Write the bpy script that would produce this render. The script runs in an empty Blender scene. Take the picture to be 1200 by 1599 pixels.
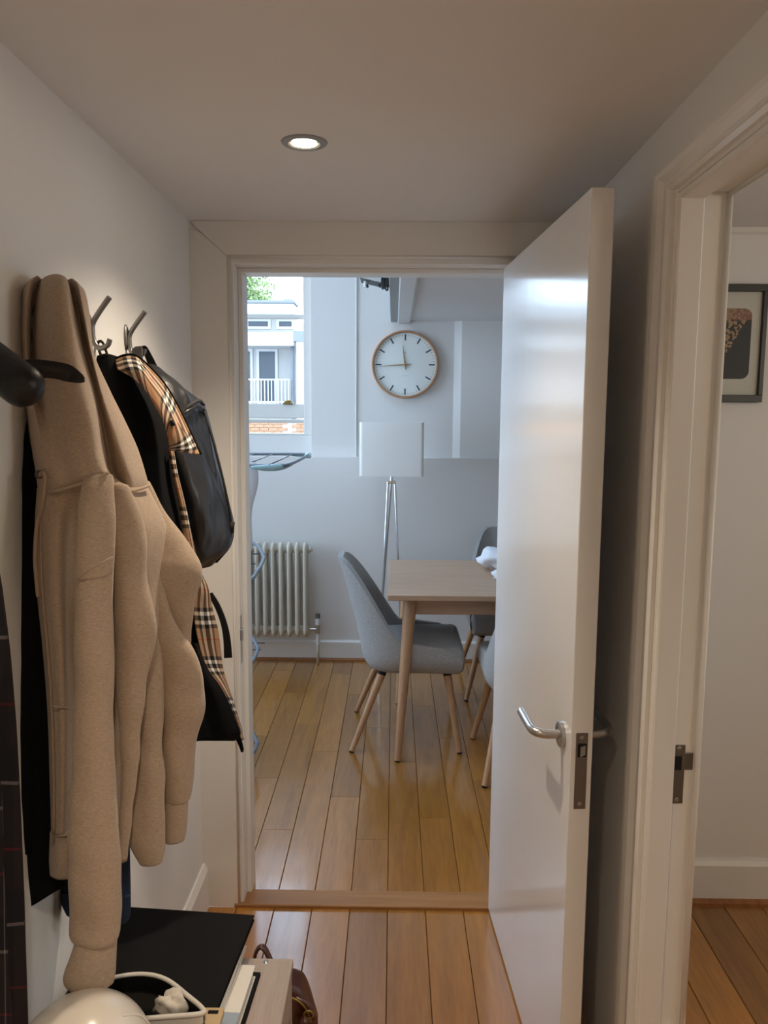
import bpy, bmesh, math, random
from mathutils import Vector, Matrix, noise
random.seed(7)
PI = math.pi
S = bpy.context.scene
COL = S.collection

# ------------------------------------------------------------------ camera
FPX, PITCH, YAW, ROLL, EYE = 1222.0, math.radians(7.0), math.radians(-.68), math.radians(.38), 1.54
_fw = Vector((math.sin(YAW)*math.cos(PITCH), math.cos(YAW)*math.cos(PITCH), -math.sin(PITCH)))
_rt = Vector((math.cos(YAW), -math.sin(YAW), 0))
_up = _rt.cross(_fw)
_r2 = math.cos(ROLL)*_rt + math.sin(ROLL)*_up
_u2 = -math.sin(ROLL)*_rt + math.cos(ROLL)*_up
cam_d = bpy.data.cameras.new('camera')
cam = bpy.data.objects.new('camera', cam_d)
COL.objects.link(cam)
cam_d.sensor_fit = 'VERTICAL'; cam_d.sensor_height = 36; cam_d.lens = FPX/1599*36
cam_d.clip_start = .02; cam_d.clip_end = 300
m3 = Matrix((_r2, _u2, -_fw)).transposed()
cam.matrix_world = Matrix.Translation((0, 0, EYE)) @ m3.to_4x4()
S.camera = cam

def ray(x, y): return _fw + (x-600)/FPX*_r2 - (y-799.5)/FPX*_u2
def at(x, y, Y):                       # photo pixel at a chosen distance -> world point
    d = ray(x, y); return Vector((0, 0, EYE)) + d*(Y/d.y)
def onz(x, y, z):
    d = ray(x, y); return Vector((0, 0, EYE)) + d*((z-EYE)/d.z)

# ------------------------------------------------------------------ light
S.view_settings.view_transform = 'Standard'
S.view_settings.look = 'None'
S.view_settings.exposure = 0.0
S.view_settings.gamma = 1.0
S.view_settings.use_curve_mapping = False
W = bpy.data.worlds.new('sky'); S.world = W; W.use_nodes = True
bg = W.node_tree.nodes['Background']
bg.inputs['Color'].default_value = (.60, .78, 1.0, 1); bg.inputs['Strength'].default_value = 7.2
sd = bpy.data.lights.new('sun', 'SUN'); sd.energy = 2.5; sd.angle = .01; sd.color = (1, .95, .86)
so = bpy.data.objects.new('sun', sd); COL.objects.link(so)
so.rotation_euler = Vector((-.85, .30, -.50)).to_track_quat('-Z', 'Y').to_euler()
S.cycles.use_denoising = True
try: S.cycles.denoiser = 'OPENIMAGEDENOISE'
except Exception: pass
S.cycles.use_adaptive_sampling = True; S.cycles.adaptive_threshold = .02
S.cycles.max_bounces = 8; S.cycles.diffuse_bounces = 5; S.cycles.glossy_bounces = 4
S.cycles.sample_clamp_indirect = 8; S.cycles.caustics_reflective = False; S.cycles.caustics_refractive = False
def portal(name, loc, sx, sy, direction):
    d = bpy.data.lights.new(name, 'AREA'); d.shape = 'RECTANGLE'; d.size = sx; d.size_y = sy
    d.cycles.is_portal = True
    o = bpy.data.objects.new(name, d); COL.objects.link(o); o.location = loc
    o.rotation_euler = Vector(direction).to_track_quat('-Z', 'Y').to_euler()
DOWN_W = 42.0           # watts of one recessed downlight
WARM = (1.0, .83, .64)

# ------------------------------------------------------------------ materials
MATS = {}
def M(name, col=(.8, .8, .8), rough=.5, metal=0, coat=0, var=None, bump=None, extra=None, spec=.5, sheen=0, emis=None):
    if name in MATS: return MATS[name]
    m = bpy.data.materials.new(name); m.use_nodes = True; MATS[name] = m
    nt = m.node_tree; N = nt.nodes; L = nt.links; b = N['Principled BSDF']
    b.inputs['Base Color'].default_value = (*col, 1); b.inputs['Roughness'].default_value = rough
    b.inputs['Metallic'].default_value = metal; b.inputs['Coat Weight'].default_value = coat
    b.inputs['Coat Roughness'].default_value = .11; b.inputs['Specular IOR Level'].default_value = spec
    b.inputs['Sheen Weight'].default_value = sheen
    if emis: b.inputs['Emission Color'].default_value = (*emis[0], 1); b.inputs['Emission Strength'].default_value = emis[1]
    tc = N.new('ShaderNodeTexCoord')
    def nz(scale, st, detail=4):
        mp = N.new('ShaderNodeMapping'); mp.inputs['Scale'].default_value = st
        L.new(tc.outputs['Object'], mp.inputs['Vector'])
        t = N.new('ShaderNodeTexNoise'); t.inputs['Scale'].default_value = scale; t.inputs['Detail'].default_value = detail
        L.new(mp.outputs['Vector'], t.inputs['Vector']); return t
    if var:       # (scale, stretch, colour2, lo, hi)
        t = nz(var[0], var[1]); r = N.new('ShaderNodeValToRGB')
        r.color_ramp.elements[0].position = var[3]; r.color_ramp.elements[1].position = var[4]
        r.color_ramp.elements[0].color = (*col, 1); r.color_ramp.elements[1].color = (*var[2], 1)
        L.new(t.outputs['Fac'], r.inputs['Fac']); L.new(r.outputs['Color'], b.inputs['Base Color'])
    if bump:      # (scale, stretch, strength, distance)
        t = nz(bump[0], bump[1]); bp = N.new('ShaderNodeBump')
        bp.inputs['Strength'].default_value = bump[2]; bp.inputs['Distance'].default_value = bump[3]
        L.new(t.outputs['Fac'], bp.inputs['Height']); L.new(bp.outputs['Normal'], b.inputs['Normal'])
    if extra: extra(nt, b, tc)
    return m

U1 = (1, 1, 1)
white_wall = M('white_wall_paint', (.80, .79, .77), .55, bump=(60, U1, .05, .002))
white_ceil = M('white_ceiling_paint', (.76, .75, .74), .7, bump=(60, U1, .05, .002))
white_trim = M('white_satin_trim', (.80, .78, .74), .35, bump=(30, (1, 1, .1), .05, .001))
white_door = M('white_gloss_door', (.80, .80, .80), .16, coat=.3, bump=(14, (1, 1, .05), .10, .003))
mitre_dark = M('dark_joint', (.05, .04, .03), .9)
subfloor = M('dark_subfloor', (.02, .012, .007), .9)
steel = M('brushed_steel', (.50, .48, .46), .32, 1)
dark_steel = M('dull_steel', (.26, .25, .24), .42, 1)
chrome = M('chrome', (.72, .74, .77), .15, 1)
black_void = M('black_recess', (.004, .004, .004), .9)
brass = M('aged_brass', (.35, .24, .07), .35, 1)

def wood_mat(name, c1, c2, rough, tint=.35, coat=0.0, axis=(1, .06, 1), sc=26):
    def ex(nt, b, tc):
        N, L = nt.nodes, nt.links
        oi = N.new('ShaderNodeObjectInfo')
        add = N.new('ShaderNodeVectorMath'); add.operation = 'ADD'
        mul = N.new('ShaderNodeMath'); mul.operation = 'MULTIPLY'; mul.inputs[1].default_value = 37
        L.new(oi.outputs['Random'], mul.inputs[0]); L.new(tc.outputs['Object'], add.inputs[0]); L.new(mul.outputs[0], add.inputs[1])
        mp = N.new('ShaderNodeMapping'); mp.inputs['Scale'].default_value = axis; L.new(add.outputs[0], mp.inputs['Vector'])
        t1 = N.new('ShaderNodeTexNoise'); t1.inputs['Scale'].default_value = sc; t1.inputs['Detail'].default_value = 8; t1.inputs['Distortion'].default_value = 1.2
        L.new(mp.outputs[0], t1.inputs['Vector'])
        t2 = N.new('ShaderNodeTexNoise'); t2.inputs['Scale'].default_value = sc*7; t2.inputs['Detail'].default_value = 3
        L.new(mp.outputs[0], t2.inputs['Vector'])
        mx = N.new('ShaderNodeMix'); mx.inputs[0].default_value = .4
        L.new(t1.outputs['Fac'], mx.inputs[2]); L.new(t2.outputs['Fac'], mx.inputs[3])
        r = N.new('ShaderNodeValToRGB'); r.color_ramp.elements[0].position = .34; r.color_ramp.elements[1].position = .66
        r.color_ramp.elements[0].color = (*c1, 1); r.color_ramp.elements[1].color = (*c2, 1)
        L.new(mx.outputs[0], r.inputs['Fac'])
        hs = N.new('ShaderNodeHueSaturation'); mr = N.new('ShaderNodeMapRange')
        mr.inputs[3].default_value = 1-tint; mr.inputs[4].default_value = 1+tint
        L.new(oi.outputs['Random'], mr.inputs[0]); L.new(mr.outputs[0], hs.inputs['Value']); L.new(r.outputs['Color'], hs.inputs['Color'])
        L.new(hs.outputs['Color'], b.inputs['Base Color'])
        bp = N.new('ShaderNodeBump'); bp.inputs['Strength'].default_value = .12; bp.inputs['Distance'].default_value = .002
        L.new(mx.outputs[0], bp.inputs['Height']); L.new(bp.outputs['Normal'], b.inputs['Normal'])
    return M(name, c1, rough, coat=coat, extra=ex)
plank_wood = wood_mat('oak_plank', (.265, .110, .018), (.42, .185, .034), .32, .22, .85, (1, .10, 1), 14)
red_bead = wood_mat('brown_bead_wood', (.24, .09, .03), (.36, .15, .05), .4, .05)
oak_light = wood_mat('pale_oak', (.44, .285, .18), (.55, .38, .26), .42, .05, 0, (.05, 1, 1), 40)
oak_leg = wood_mat('oak_leg', (.40, .225, .115), (.50, .30, .165), .45, .05, 0, (1, 1, .05), 40)
pine_bench = wood_mat('grey_pine', (.32, .255, .21), (.41, .33, .275), .55, .02, 0, (1, .06, 1), 30)

def check_mat(name, base, ramp_u, ramp_v, period, rough=.8):
    """woven check from the mesh's own UVs (metres)"""
    def ex(nt, b, tc):
        N, L = nt.nodes, nt.links
        uv = N.new('ShaderNodeUVMap'); uv.uv_map = 'UVMap'
        sp = N.new('ShaderNodeSeparateXYZ'); L.new(uv.outputs[0], sp.inputs[0])
        outs = []
        for ax, ramp in ((0, ramp_u), (1, ramp_v)):
            dv = N.new('ShaderNodeMath'); dv.operation = 'DIVIDE'; dv.inputs[1].default_value = period; L.new(sp.outputs[ax], dv.inputs[0])
            fr = N.new('ShaderNodeMath'); fr.operation = 'FRACT'; L.new(dv.outputs[0], fr.inputs[0])
            r = N.new('ShaderNodeValToRGB'); r.color_ramp.interpolation = 'CONSTANT'
            els = r.color_ramp.elements
            els[0].position = 0; els[0].color = (*ramp[0][1], 1)
            els[1].position = ramp[1][0]; els[1].color = (*ramp[1][1], 1)
            for p, c in ramp[2:]:
                e = els.new(p); e.color = (*c, 1)
            L.new(fr.outputs[0], r.inputs['Fac']); outs.append(r)
        mx = N.new('ShaderNodeMix'); mx.data_type = 'RGBA'; mx.inputs[0].default_value = .5
        L.new(outs[0].outputs['Color'], mx.inputs[6]); L.new(outs[1].outputs['Color'], mx.inputs[7])
        t = N.new('ShaderNodeTexNoise'); t.inputs['Scale'].default_value = 400; L.new(tc.outputs['Object'], t.inputs['Vector'])
        bp = N.new('ShaderNodeBump'); bp.inputs['Strength'].default_value = .3; bp.inputs['Distance'].default_value = .001
        L.new(t.outputs['Fac'], bp.inputs['Height']); L.new(bp.outputs['Normal'], b.inputs['Normal'])
        dk = N.new('ShaderNodeMix'); dk.data_type = 'RGBA'; dk.blend_type = 'DARKEN'; dk.inputs[0].default_value = 1
        L.new(outs[0].outputs['Color'], dk.inputs[6]); L.new(outs[1].outputs['Color'], dk.inputs[7])
        m2 = N.new('ShaderNodeMix'); m2.data_type = 'RGBA'; m2.inputs[0].default_value = .45
        L.new(mx.outputs[2], m2.inputs[6]); L.new(dk.outputs[2], m2.inputs[7])
        L.new(m2.outputs[2], b.inputs['Base Color'])
    return M(name, base, rough, extra=ex, spec=.2)
TAN, BLK, WHT, RED = (.33, .19, .10), (.008, .006, .005), (.72, .66, .58), (.45, .04, .02)
_r = [(0, TAN), (.14, BLK), (.22, WHT), (.30, BLK), (.40, WHT), (.48, BLK), (.56, TAN), (.78, RED), (.80, TAN)]
check_lining = check_mat('tan_check_lining', TAN, _r, _r, .105)
DK, DK2, GW, DR = (.012, .008, .008), (.006, .005, .006), (.26, .21, .20), (.16, .008, .015)
_p = [(0, DK), (.35, DK2), (.62, DK), (.80, GW), (.815, DK)]
_q = [(0, DK), (.12, DR), (.14, DK), (.42, DK2), (.66, GW), (.68, DK)]
plaid_dark = check_mat('dark_plaid_wool', DK, _p, _q, .20, .95)

def heather(nt, b, tc):
    N, L = nt.nodes, nt.links
    mp = N.new('ShaderNodeMapping'); mp.inputs['Scale'].default_value = (60, 60, 420); L.new(tc.outputs['Object'], mp.inputs[0])
    t = N.new('ShaderNodeTexNoise'); t.inputs['Scale'].default_value = 3; t.inputs['Detail'].default_value = 6; L.new(mp.outputs[0], t.inputs['Vector'])
    r = N.new('ShaderNodeValToRGB'); r.color_ramp.elements[0].position = .25; r.color_ramp.elements[1].position = .65
    r.color_ramp.elements[0].color = (.30, .215, .150, 1); r.color_ramp.elements[1].color = (.46, .35, .255, 1)
    L.new(t.outputs['Fac'], r.inputs['Fac']); L.new(r.outputs['Color'], b.inputs['Base Color'])
    t2 = N.new('ShaderNodeTexNoise'); t2.inputs['Scale'].default_value = 260; L.new(tc.outputs['Object'], t2.inputs['Vector'])
    t3 = N.new('ShaderNodeTexNoise'); t3.inputs['Scale'].default_value = 14; t3.inputs['Detail'].default_value = 3; L.new(tc.outputs['Object'], t3.inputs['Vector'])
    ad = N.new('ShaderNodeMath'); ad.operation = 'MULTIPLY_ADD'; ad.inputs[1].default_value = .12; L.new(t2.outputs['Fac'], ad.inputs[0]); L.new(t3.outputs['Fac'], ad.inputs[2])
    bp = N.new('ShaderNodeBump'); bp.inputs['Strength'].default_value = .45; bp.inputs['Distance'].default_value = .006
    L.new(ad.outputs[0], bp.inputs['Height']); L.new(bp.outputs['Normal'], b.inputs['Normal'])
hoodie_cloth = M('heathered_beige_fleece', (.36, .26, .17), .95, sheen=.15, extra=heather)
cord_beige = M('beige_cord', (.30, .21, .14), .9)
black_cloth = M('black_coat_cloth', (.0030, .0030, .0034), .95, spec=.15, bump=(25, U1, .2, .004))
navy_cloth = M('navy_cloth', (.012, .022, .055), .9, bump=(40, U1, .2, .003))
bag_nylon = M('black_nylon', (.010, .011, .014), .36, spec=.6, bump=(9, (1, 1, .6), .6, .022))
bag_strap = M('black_webbing', (.008, .008, .009), .8, bump=(300, U1, .3, .001))
black_leather = M('black_leather', (.004, .0035, .0035), .4, spec=.35, bump=(90, U1, .3, .002))
chair_fabric = M('grey_woven_fabric', (.27, .27, .265), .95, sheen=.2, var=(320, U1, (.43, .43, .425), .35, .65), bump=(300, U1, .4, .0015))
white_cloth = M('white_cotton', (.82, .84, .90), .9, bump=(35, U1, .3, .006))
shade_white = M('white_lamp_shade', (.90, .90, .87), .8)
rad_cream = M('cream_radiator_enamel', (.62, .58, .48), .4)
rack_grey = M('grey_blue_tube', (.15, .18, .225), .4)
rack_teal = M('pale_teal_plastic', (.38, .58, .62), .4)
clock_face = M('clock_dial', (.80, .83, .80), .5)
clock_rim = M('clock_wood_rim', (.45, .23, .11), .45)
clock_ink = M('clock_ink', (.03, .05, .06), .6)
clock_gold = M('clock_gold', (.42, .30, .13), .4, .6)
black_frame = M('black_frame', (.006, .006, .006), .4)
mat_card = M('mount_card', (.62, .62, .56), .8)
black_board = M('black_card', (.0045, .0038, .0035), .8, spec=.2)
paper = M('white_paper', (.72, .69, .63), .8)
book_blue = M('blue_grey_cover', (.33, .38, .45), .6)
kraft = M('kraft_card', (.50, .36, .20), .8)
helmet_white = M('white_gloss_shell', (.62, .57, .50), .22, coat=.6)
grey_foam = M('grey_foam', (.12, .12, .12), .9)
brown_leather = M('brown_leather', (.06, .016, .008), .28, coat=.3, bump=(120, U1, .2, .001))
beam_grey = M('grey_steel_paint', (.30, .32, .33), .5)
beam_white = M('white_beam_paint', (.72, .73, .74), .5)
fix_white = M('white_fitting', (.75, .78, .78), .4)
fix_dark = M('dark_fitting', (.05, .06, .065), .5)
bulb_glow = M('warm_bulb', (1, .9, .7), .5, emis=((1, .80, .50), 30))
reflector = M('lamp_reflector', (.8, .76, .7), .2, 1)
render_white = M('white_render', (.50, .50, .49), .8)
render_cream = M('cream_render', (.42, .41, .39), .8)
render_grey = M('grey_roof_felt', (.16, .175, .20), .8)
far_glass = M('dark_far_glass', (.05, .065, .085), .25, spec=.3)
upvc = M('white_frames', (.52, .52, .52), .5)
brick_m = M('orange_brick', (.26, .125, .06), .9, var=(3, U1, (.36, .20, .11), .35, .65))
mortar = M('mortar', (.38, .33, .28), .9)
leaf_m = M('leaf_green', (.09, .15, .04), .7, var=(1.5, U1, (.20, .28, .09), .35, .65))
bark_m = M('bark', (.10, .07, .05), .9)
ground_m = M('street_ground', (.30, .29, .28), .9)
glass_m = bpy.data.materials.new('window_glass'); glass_m.use_nodes = True
_n = glass_m.node_tree.nodes; _l = glass_m.node_tree.links
for q in list(_n):
    if q.type == 'BSDF_PRINCIPLED': _n.remove(q)
_t = _n.new('ShaderNodeBsdfTransparent'); _g = _n.new('ShaderNodeBsdfGlossy'); _g.inputs['Roughness'].default_value = .02
_x = _n.new('ShaderNodeMixShader'); _f = _n.new('ShaderNodeFresnel'); _f.inputs[0].default_value = 1.45
_l.new(_f.outputs[0], _x.inputs[0]); _l.new(_t.outputs[0], _x.inputs[1]); _l.new(_g.outputs[0], _x.inputs[2])
_l.new(_x.outputs[0], _n['Material Output'].inputs[0])

# ------------------------------------------------------------------ mesh helpers
def box(x0, x1, y0, y1, z0, z1, b=0, seg=1):
    bm = bmesh.new(); bmesh.ops.create_cube(bm, size=1)
    for v in bm.verts: v.co = Vector(((x0+x1)/2+v.co.x*(x1-x0), (y0+y1)/2+v.co.y*(y1-y0), (z0+z1)/2+v.co.z*(z1-z0)))
    if b: bmesh.ops.bevel(bm, geom=list(bm.edges), offset=b, segments=seg, affect='EDGES', profile=.5)
    return frombm(bm)
def frombm(bm):
    bm.verts.index_update()
    r = ([v.co.copy() for v in bm.verts], [[v.index for v in f.verts] for f in bm.faces]); bm.free(); return r
def join(*parts):
    V, F = [], []
    for v, f in parts:
        o = len(V); V += v; F += [[i+o for i in q] for q in f]
    return V, F
def xf(g, m): return [m @ v for v in g[0]], g[1]
def tube(pts, r, n=10, closed=False, cap=True, flat=1.0, upv=None):
    """tube through points; r number or list"""
    pts = [Vector(p) for p in pts]; k = len(pts); rs = r if isinstance(r, (list, tuple)) else [r]*k
    V, F = [], []; prev = None
    for i, p in enumerate(pts):
        a = pts[(i-1) % k] if (closed or i) else p; c = pts[(i+1) % k] if (closed or i < k-1) else p
        t = (c-a).normalized()
        if prev is None:
            prev = Vector(upv) if upv else (Vector((0, 0, 1)) if abs(t.z) < .9 else Vector((1, 0, 0)))
        s = t.cross(prev).normalized(); u = s.cross(t).normalized(); prev = u
        for j in range(n):
            an = 2*PI*j/n; V.append(p+rs[i]*(math.cos(an)*s+math.sin(an)*flat*u))
    for i in range(k if closed else k-1):
        for j in range(n):
            a, b_ = i*n+j, i*n+(j+1) % n; c, d = ((i+1) % k)*n+(j+1) % n, ((i+1) % k)*n+j
            F.append([a, b_, c, d])
    if cap and not closed: F.append(list(range(n))[::-1]); F.append([(k-1)*n+j for j in range(n)])
    return V, F
def lathe(prof, n=32, c=(0, 0, 0), axis='z', a0=0, a1=2*PI):
    """prof: (radius, height) list"""
    V, F = [], []; k = len(prof)
    for j in range(n):
        an = 2*PI*j/n
        for r, h in prof:
            p = (r*math.cos(an), r*math.sin(an), h)
            if axis == 'y': p = (p[0], p[2], p[1])
            if axis == 'x': p = (p[2], p[0], p[1])
            V.append(Vector(p)+Vector(c))
    for j in range(n):
        for i in range(k-1):
            F.append([j*k+i, ((j+1) % n)*k+i, ((j+1) % n)*k+i+1, j*k+i+1])
    return V, F
def disc(c, r, axis='z', n=32, t=.001): return lathe([(0, 0), (r, 0), (r, t), (0, t)], n, c, axis)
def prism(poly, vec):
    """poly: 3D points, extruded along vec"""
    n = len(poly); v = Vector(vec); V = [Vector(p) for p in poly]+[Vector(p)+v for p in poly]
    F = [list(range(n)), list(range(2*n-1, n-1, -1))]+[[i, i+n, (i+1) % n+n, (i+1) % n] for i in range(n)]
    return V, F
def smoothpath(pts, m=6, closed=False):
    P = [Vector(p) for p in pts]; k = len(P); out = []
    rng = range(k if closed else k-1)
    for i in rng:
        p0 = P[(i-1) % k] if (closed or i > 0) else P[0]*2-P[1]
        p1 = P[i]; p2 = P[(i+1) % k]
        p3 = P[(i+2) % k] if (closed or i+2 < k) else P[-1]*2-P[-2]
        for j in range(m):
            t = j/m; out.append(.5*((2*p1)+(p2-p0)*t+(2*p0-5*p1+4*p2-p3)*t*t+(3*p1-p0-3*p2+p3)*t**3))
    if not closed: out.append(P[-1])
    return out
def place(o, name, parent): 
    COL.objects.link(o)
    if parent: o.parent = parent
    return o
def worldloc(p):
    v = Vector((0, 0, 0))
    while p: v += p.location; p = p.parent
    return v
def obj(name, g, mat, parent=None, smooth=False, loc=None, uv=None, local=False):
    V, F = g
    off = worldloc(parent) if (parent and not local) else Vector((0, 0, 0))
    if loc is not None: off = off+Vector(loc)-(Vector((0,0,0)))
    me = bpy.data.meshes.new(name); me.from_pydata([tuple(v-off) for v in V], [], F); me.update()
    bm = bmesh.new(); bm.from_mesh(me); bmesh.ops.recalc_face_normals(bm, faces=list(bm.faces)); bm.to_mesh(me); bm.free()
    me.materials.append(mat)
    if smooth:
        for p in me.polygons: p.use_smooth = True
        if smooth != True: me.set_sharp_from_angle(angle=math.radians(smooth))
    if uv:
        l = me.uv_layers.new(name='UVMap')
        for i, lp in enumerate(me.loops): l.data[i].uv = uv[lp.vertex_index]
    o = bpy.data.objects.new(name, me)
    if loc is not None and parent is None: o.location = loc
    elif loc is not None: o.location = loc
    return place(o, name, parent)
def empty(name, loc, label, cat, group=None, rz=0):
    o = bpy.data.objects.new(name, None); o.empty_display_size = .1; COL.objects.link(o)
    o.location = loc; o.rotation_euler = (0, 0, rz); tag(o, label, cat, group); return o
def tag(o, label, cat, group=None):
    o['label'] = label; o['category'] = cat
    if group: o['group'] = group
    return o
def struct(name, g, mat, label=None, parent=None, smooth=False):
    o = obj(name, g, mat, parent, smooth)
    if not parent: o['kind'] = 'structure'
    if label: o['label'] = label
    return o

# ------------------------------------------------------------------ room shell
XL, XR, ZC, D1, D2 = -.587, .499, 2.0855, 2.31, 4.82
DW = 2.43                                   # dining side of the door wall
RX0, RX1, RZ = -2.4, 2.6, 3.8               # dining room extents
BK = -1.6
# hall
struct('wall_left', box(XL-.1, XL, BK, D1, -.02, ZC+.1), white_wall, 'plain white hallway wall behind the hanging coats')
struct('wall_hall_back', box(XL-.1, XR+.1, BK-.1, BK, -.02, ZC+.1), white_wall, 'white hallway wall behind the viewer')
struct('wall_right', join(box(XR, .591, 1.47, D1, -.02, ZC+.1), box(XR, .591, .60, 1.47, 1.96, ZC+.1), box(XR, .591, BK, .60, -.02, ZC+.1)), white_wall, 'white hallway wall with the side doorway')
struct('ceiling', box(XL-.1, .591, BK, D1+.01, ZC, ZC+.2), white_ceil, 'low white hallway ceiling with downlight')
struct('wall_door', join(box(RX0, -.49, D1, DW, -.02, RZ), box(.385, .60, D1, DW, -.02, RZ), box(-.49, .385, D1, DW, 1.996, RZ), box(.60, 3.1, 2.36, DW, -.02, RZ)), white_wall, 'white wall holding the doorway to the dining room')
# side room
struct('ceiling', box(.591, 3.0, BK, 2.36, ZC, ZC+.2), white_ceil, 'white ceiling of the side room')
struct('wall_side_room_right', join(box(3.0, 3.1, BK, .5, -.02, ZC+.1), box(3.0, 3.1, 1.05, 2.36, -.02, ZC+.1), box(3.0, 3.1, .5, 1.05, -.02, 1.05), box(3.0, 3.1, .5, 1.05, 1.85, ZC+.1)), white_wall, 'far right wall of the side room')
struct('wall_side_room_back', box(.591, 3.1, BK-.1, BK, -.02, ZC+.1), white_wall, 'rear wall of the side room')
struct('trim_1', prism([(.6, 2.36, ZC), (.6, 2.345, ZC), (.6, 2.35, ZC-.012), (.6, 2.36, ZC-.018)], (2.4, 0, 0)), white_trim, 'thin white cornice in the side room')
struct('baseboard_side_room', prism([(.6, 2.36, 0), (.6, 2.343, 0), (.6, 2.343, .128), (.6, 2.352, .142), (.6, 2.36, .142)], (2.4, 0, 0)), white_trim, 'white skirting board in the side room')
struct('trim_2', prism([(.6, 2.343, -.01), (.6, 2.325, -.01), (.6, 2.328, .010), (.6, 2.343, .018)], (2.4, 0, 0)), red_bead, 'brown wooden floor bead in the side room')
struct('baseboard_left', prism([(XL, .3, 0), (XL+.016, .3, 0), (XL+.016, .3, .125), (XL+.006, .3, .145), (XL, .3, .145)], (0, D1-.018-.3, 0)), white_trim, 'white skirting board along the hallway wall')

# dining room
LEDGE, UPW = 1.284, 4.90
PX = .366
struct('wall_far', join(
    box(RX0, RX1, D2, UPW+.3, -.02, LEDGE),
    box(-.238, RX1, UPW, UPW+.3, LEDGE, RZ),
    box(-.513, -.238, UPW-.008, UPW+.3, LEDGE, RZ),
    tube([(-.236, UPW-.004, LEDGE), (-.236, UPW-.004, RZ)], .007, 8),  # added bead, shaped to catch light as a bright vertical line
    box(RX0, -1.80, UPW, UPW+.3, LEDGE, RZ),
    box(-1.80, -.513, UPW, UPW+.3, 3.35, RZ),
    box(-1.80, -.513, UPW+.06, UPW+.3, LEDGE, 1.415),
    prism([(PX, UPW, LEDGE), (PX+.045, UPW-.020, LEDGE), (RX1, UPW-.020, LEDGE), (RX1, UPW, LEDGE)], (0, 0, 2.12-LEDGE))),
    white_wall, 'white far wall of the dining room with a ledge')
struct('wall_dining_left', join(box(RX0-.2, RX0, D1, 2.8, -.02, RZ), box(RX0-.2, RX0, 4.6, UPW+.3, -.02, RZ), box(RX0-.2, RX0, 2.8, 4.6, -.02, .75), box(RX0-.2, RX0, 2.8, 4.6, 3.5, RZ)), white_wall, 'left wall of the dining room')
struct('wall_dining_right', box(RX1, RX1+.2, D1, UPW+.3, -.02, RZ), white_wall, 'right wall of the dining room')
SKX0, SKX1, SKY0, SKY1 = -2.1, -.4, 2.75, 4.35
struct('ceiling', join(box(RX0-.2, SKX0, D1, UPW+.3, RZ, RZ+.2), box(SKX1, RX1+.2, D1, UPW+.3, RZ, RZ+.2), box(SKX0, SKX1, D1, SKY0, RZ, RZ+.2), box(SKX0, SKX1, SKY1, UPW+.3, RZ, RZ+.2)), white_ceil, 'high white ceiling of the dining room')
struct('ceiling', box(.092, RX1, DW, UPW, 2.118, 2.30), white_ceil, 'low white soffit over the right of the dining room')
struct('baseboard_far', prism([(RX0, D2, 0), (RX0, D2-.018, 0), (RX0, D2-.018, .118), (RX0, D2-.008, .128), (RX0, D2, .128)], (RX1-RX0, 0, 0)), white_trim, 'white skirting board below the radiator')
struct('trim_3', prism([(RX0, D2-.018, -.01), (RX0, D2-.04, -.01), (RX0, D2-.037, .010), (RX0, D2-.018, .018)], (RX1-RX0, 0, 0)), red_bead, 'brown wooden floor bead in the dining room')

# windows
def window(idx, label, plane, axis, u0, u1, z0, z1, rails, mull=(), depth=.05, fr=.05):
    """sash window in a plane; axis 'y' = wall faces -y, axis 'x' = faces +x"""
    def bx(a0, a1, d0, d1, c0, c1, b=.004):
        return box(a0, a1, plane+d0, plane+d1, c0, c1, b) if axis == 'y' else box(plane-d1, plane-d0, a0, a1, c0, c1, b)
    root = struct('window_%d' % idx, join(bx(u0, u0+fr, 0, .09, z0, z1), bx(u1-fr, u1, 0, .09, z0, z1), bx(u0+fr, u1-fr, 0, .09, z1-fr, z1), bx(u0+fr, u1-fr, 0, .09, z0, z0+.012)), white_trim, label)
    for (c0, c1, dd) in rails: obj('rail', bx(u0+fr, u1-fr, dd, dd+.04, c0, c1), white_trim, root)
    for a in mull: obj('glazing_bar', bx(a-.015, a+.015, .03, .06, z0+.02, z1-fr), white_trim, root)
    lv = [z0+.012]+[q for r in rails for q in r[:2]]+[z1-fr]
    for i in range(0, len(lv)-1, 2):
        if lv[i+1]-lv[i] > .02: obj('pane', bx(u0+fr, u1-fr, .048, .052, lv[i], lv[i+1], 0), glass_m, root)
    return root
w1 = window(1, 'tall white sash window with brass catch in the far wall', UPW+.06, 'y', -1.80, -.513, 1.415, 3.35,
            [(1.490, 1.515, .045), (1.522, 1.610, .01), (2.138, 2.165, .03)], fr=.056)
lat = join(box(-.70, -.635, 4.955, 4.985, 1.610, 1.618, .002), tube([(-.668, 4.97, 1.616), (-.668, 4.97, 1.632)], .016, 12), tube([(-.69, 4.965, 1.623), (-.645, 4.965, 1.630)], .007, 8))
obj('sash_catch', lat, brass, w1, 30)
lat2 = join(box(-1.02, -.955, 4.955, 4.985, 1.610, 1.618, .002), tube([(-.988, 4.97, 1.616), (-.988, 4.97, 1.632)], .016, 12))
obj('sash_catch', lat2, brass, w1, 30)
window(2, 'large white window in the dining room left wall', RX0, 'x', 2.8, 4.6, .75, 3.5, [(2.08, 2.14, .03)], (3.7,))
sky_w = struct('window_3', join(box(SKX0, SKX0+.05, SKY0, SKY1, RZ+.12, RZ+.2), box(SKX1-.05, SKX1, SKY0, SKY1, RZ+.12, RZ+.2), box(SKX0+.05, SKX1-.05, SKY0, SKY0+.05, RZ+.12, RZ+.2), box(SKX0+.05, SKX1-.05, SKY1-.05, SKY1, RZ+.12, RZ+.2)), white_trim, 'unseen rooflight added in the high dining room ceiling for more daylight')  # rooflight out of view, added to brighten the dining room from above
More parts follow.
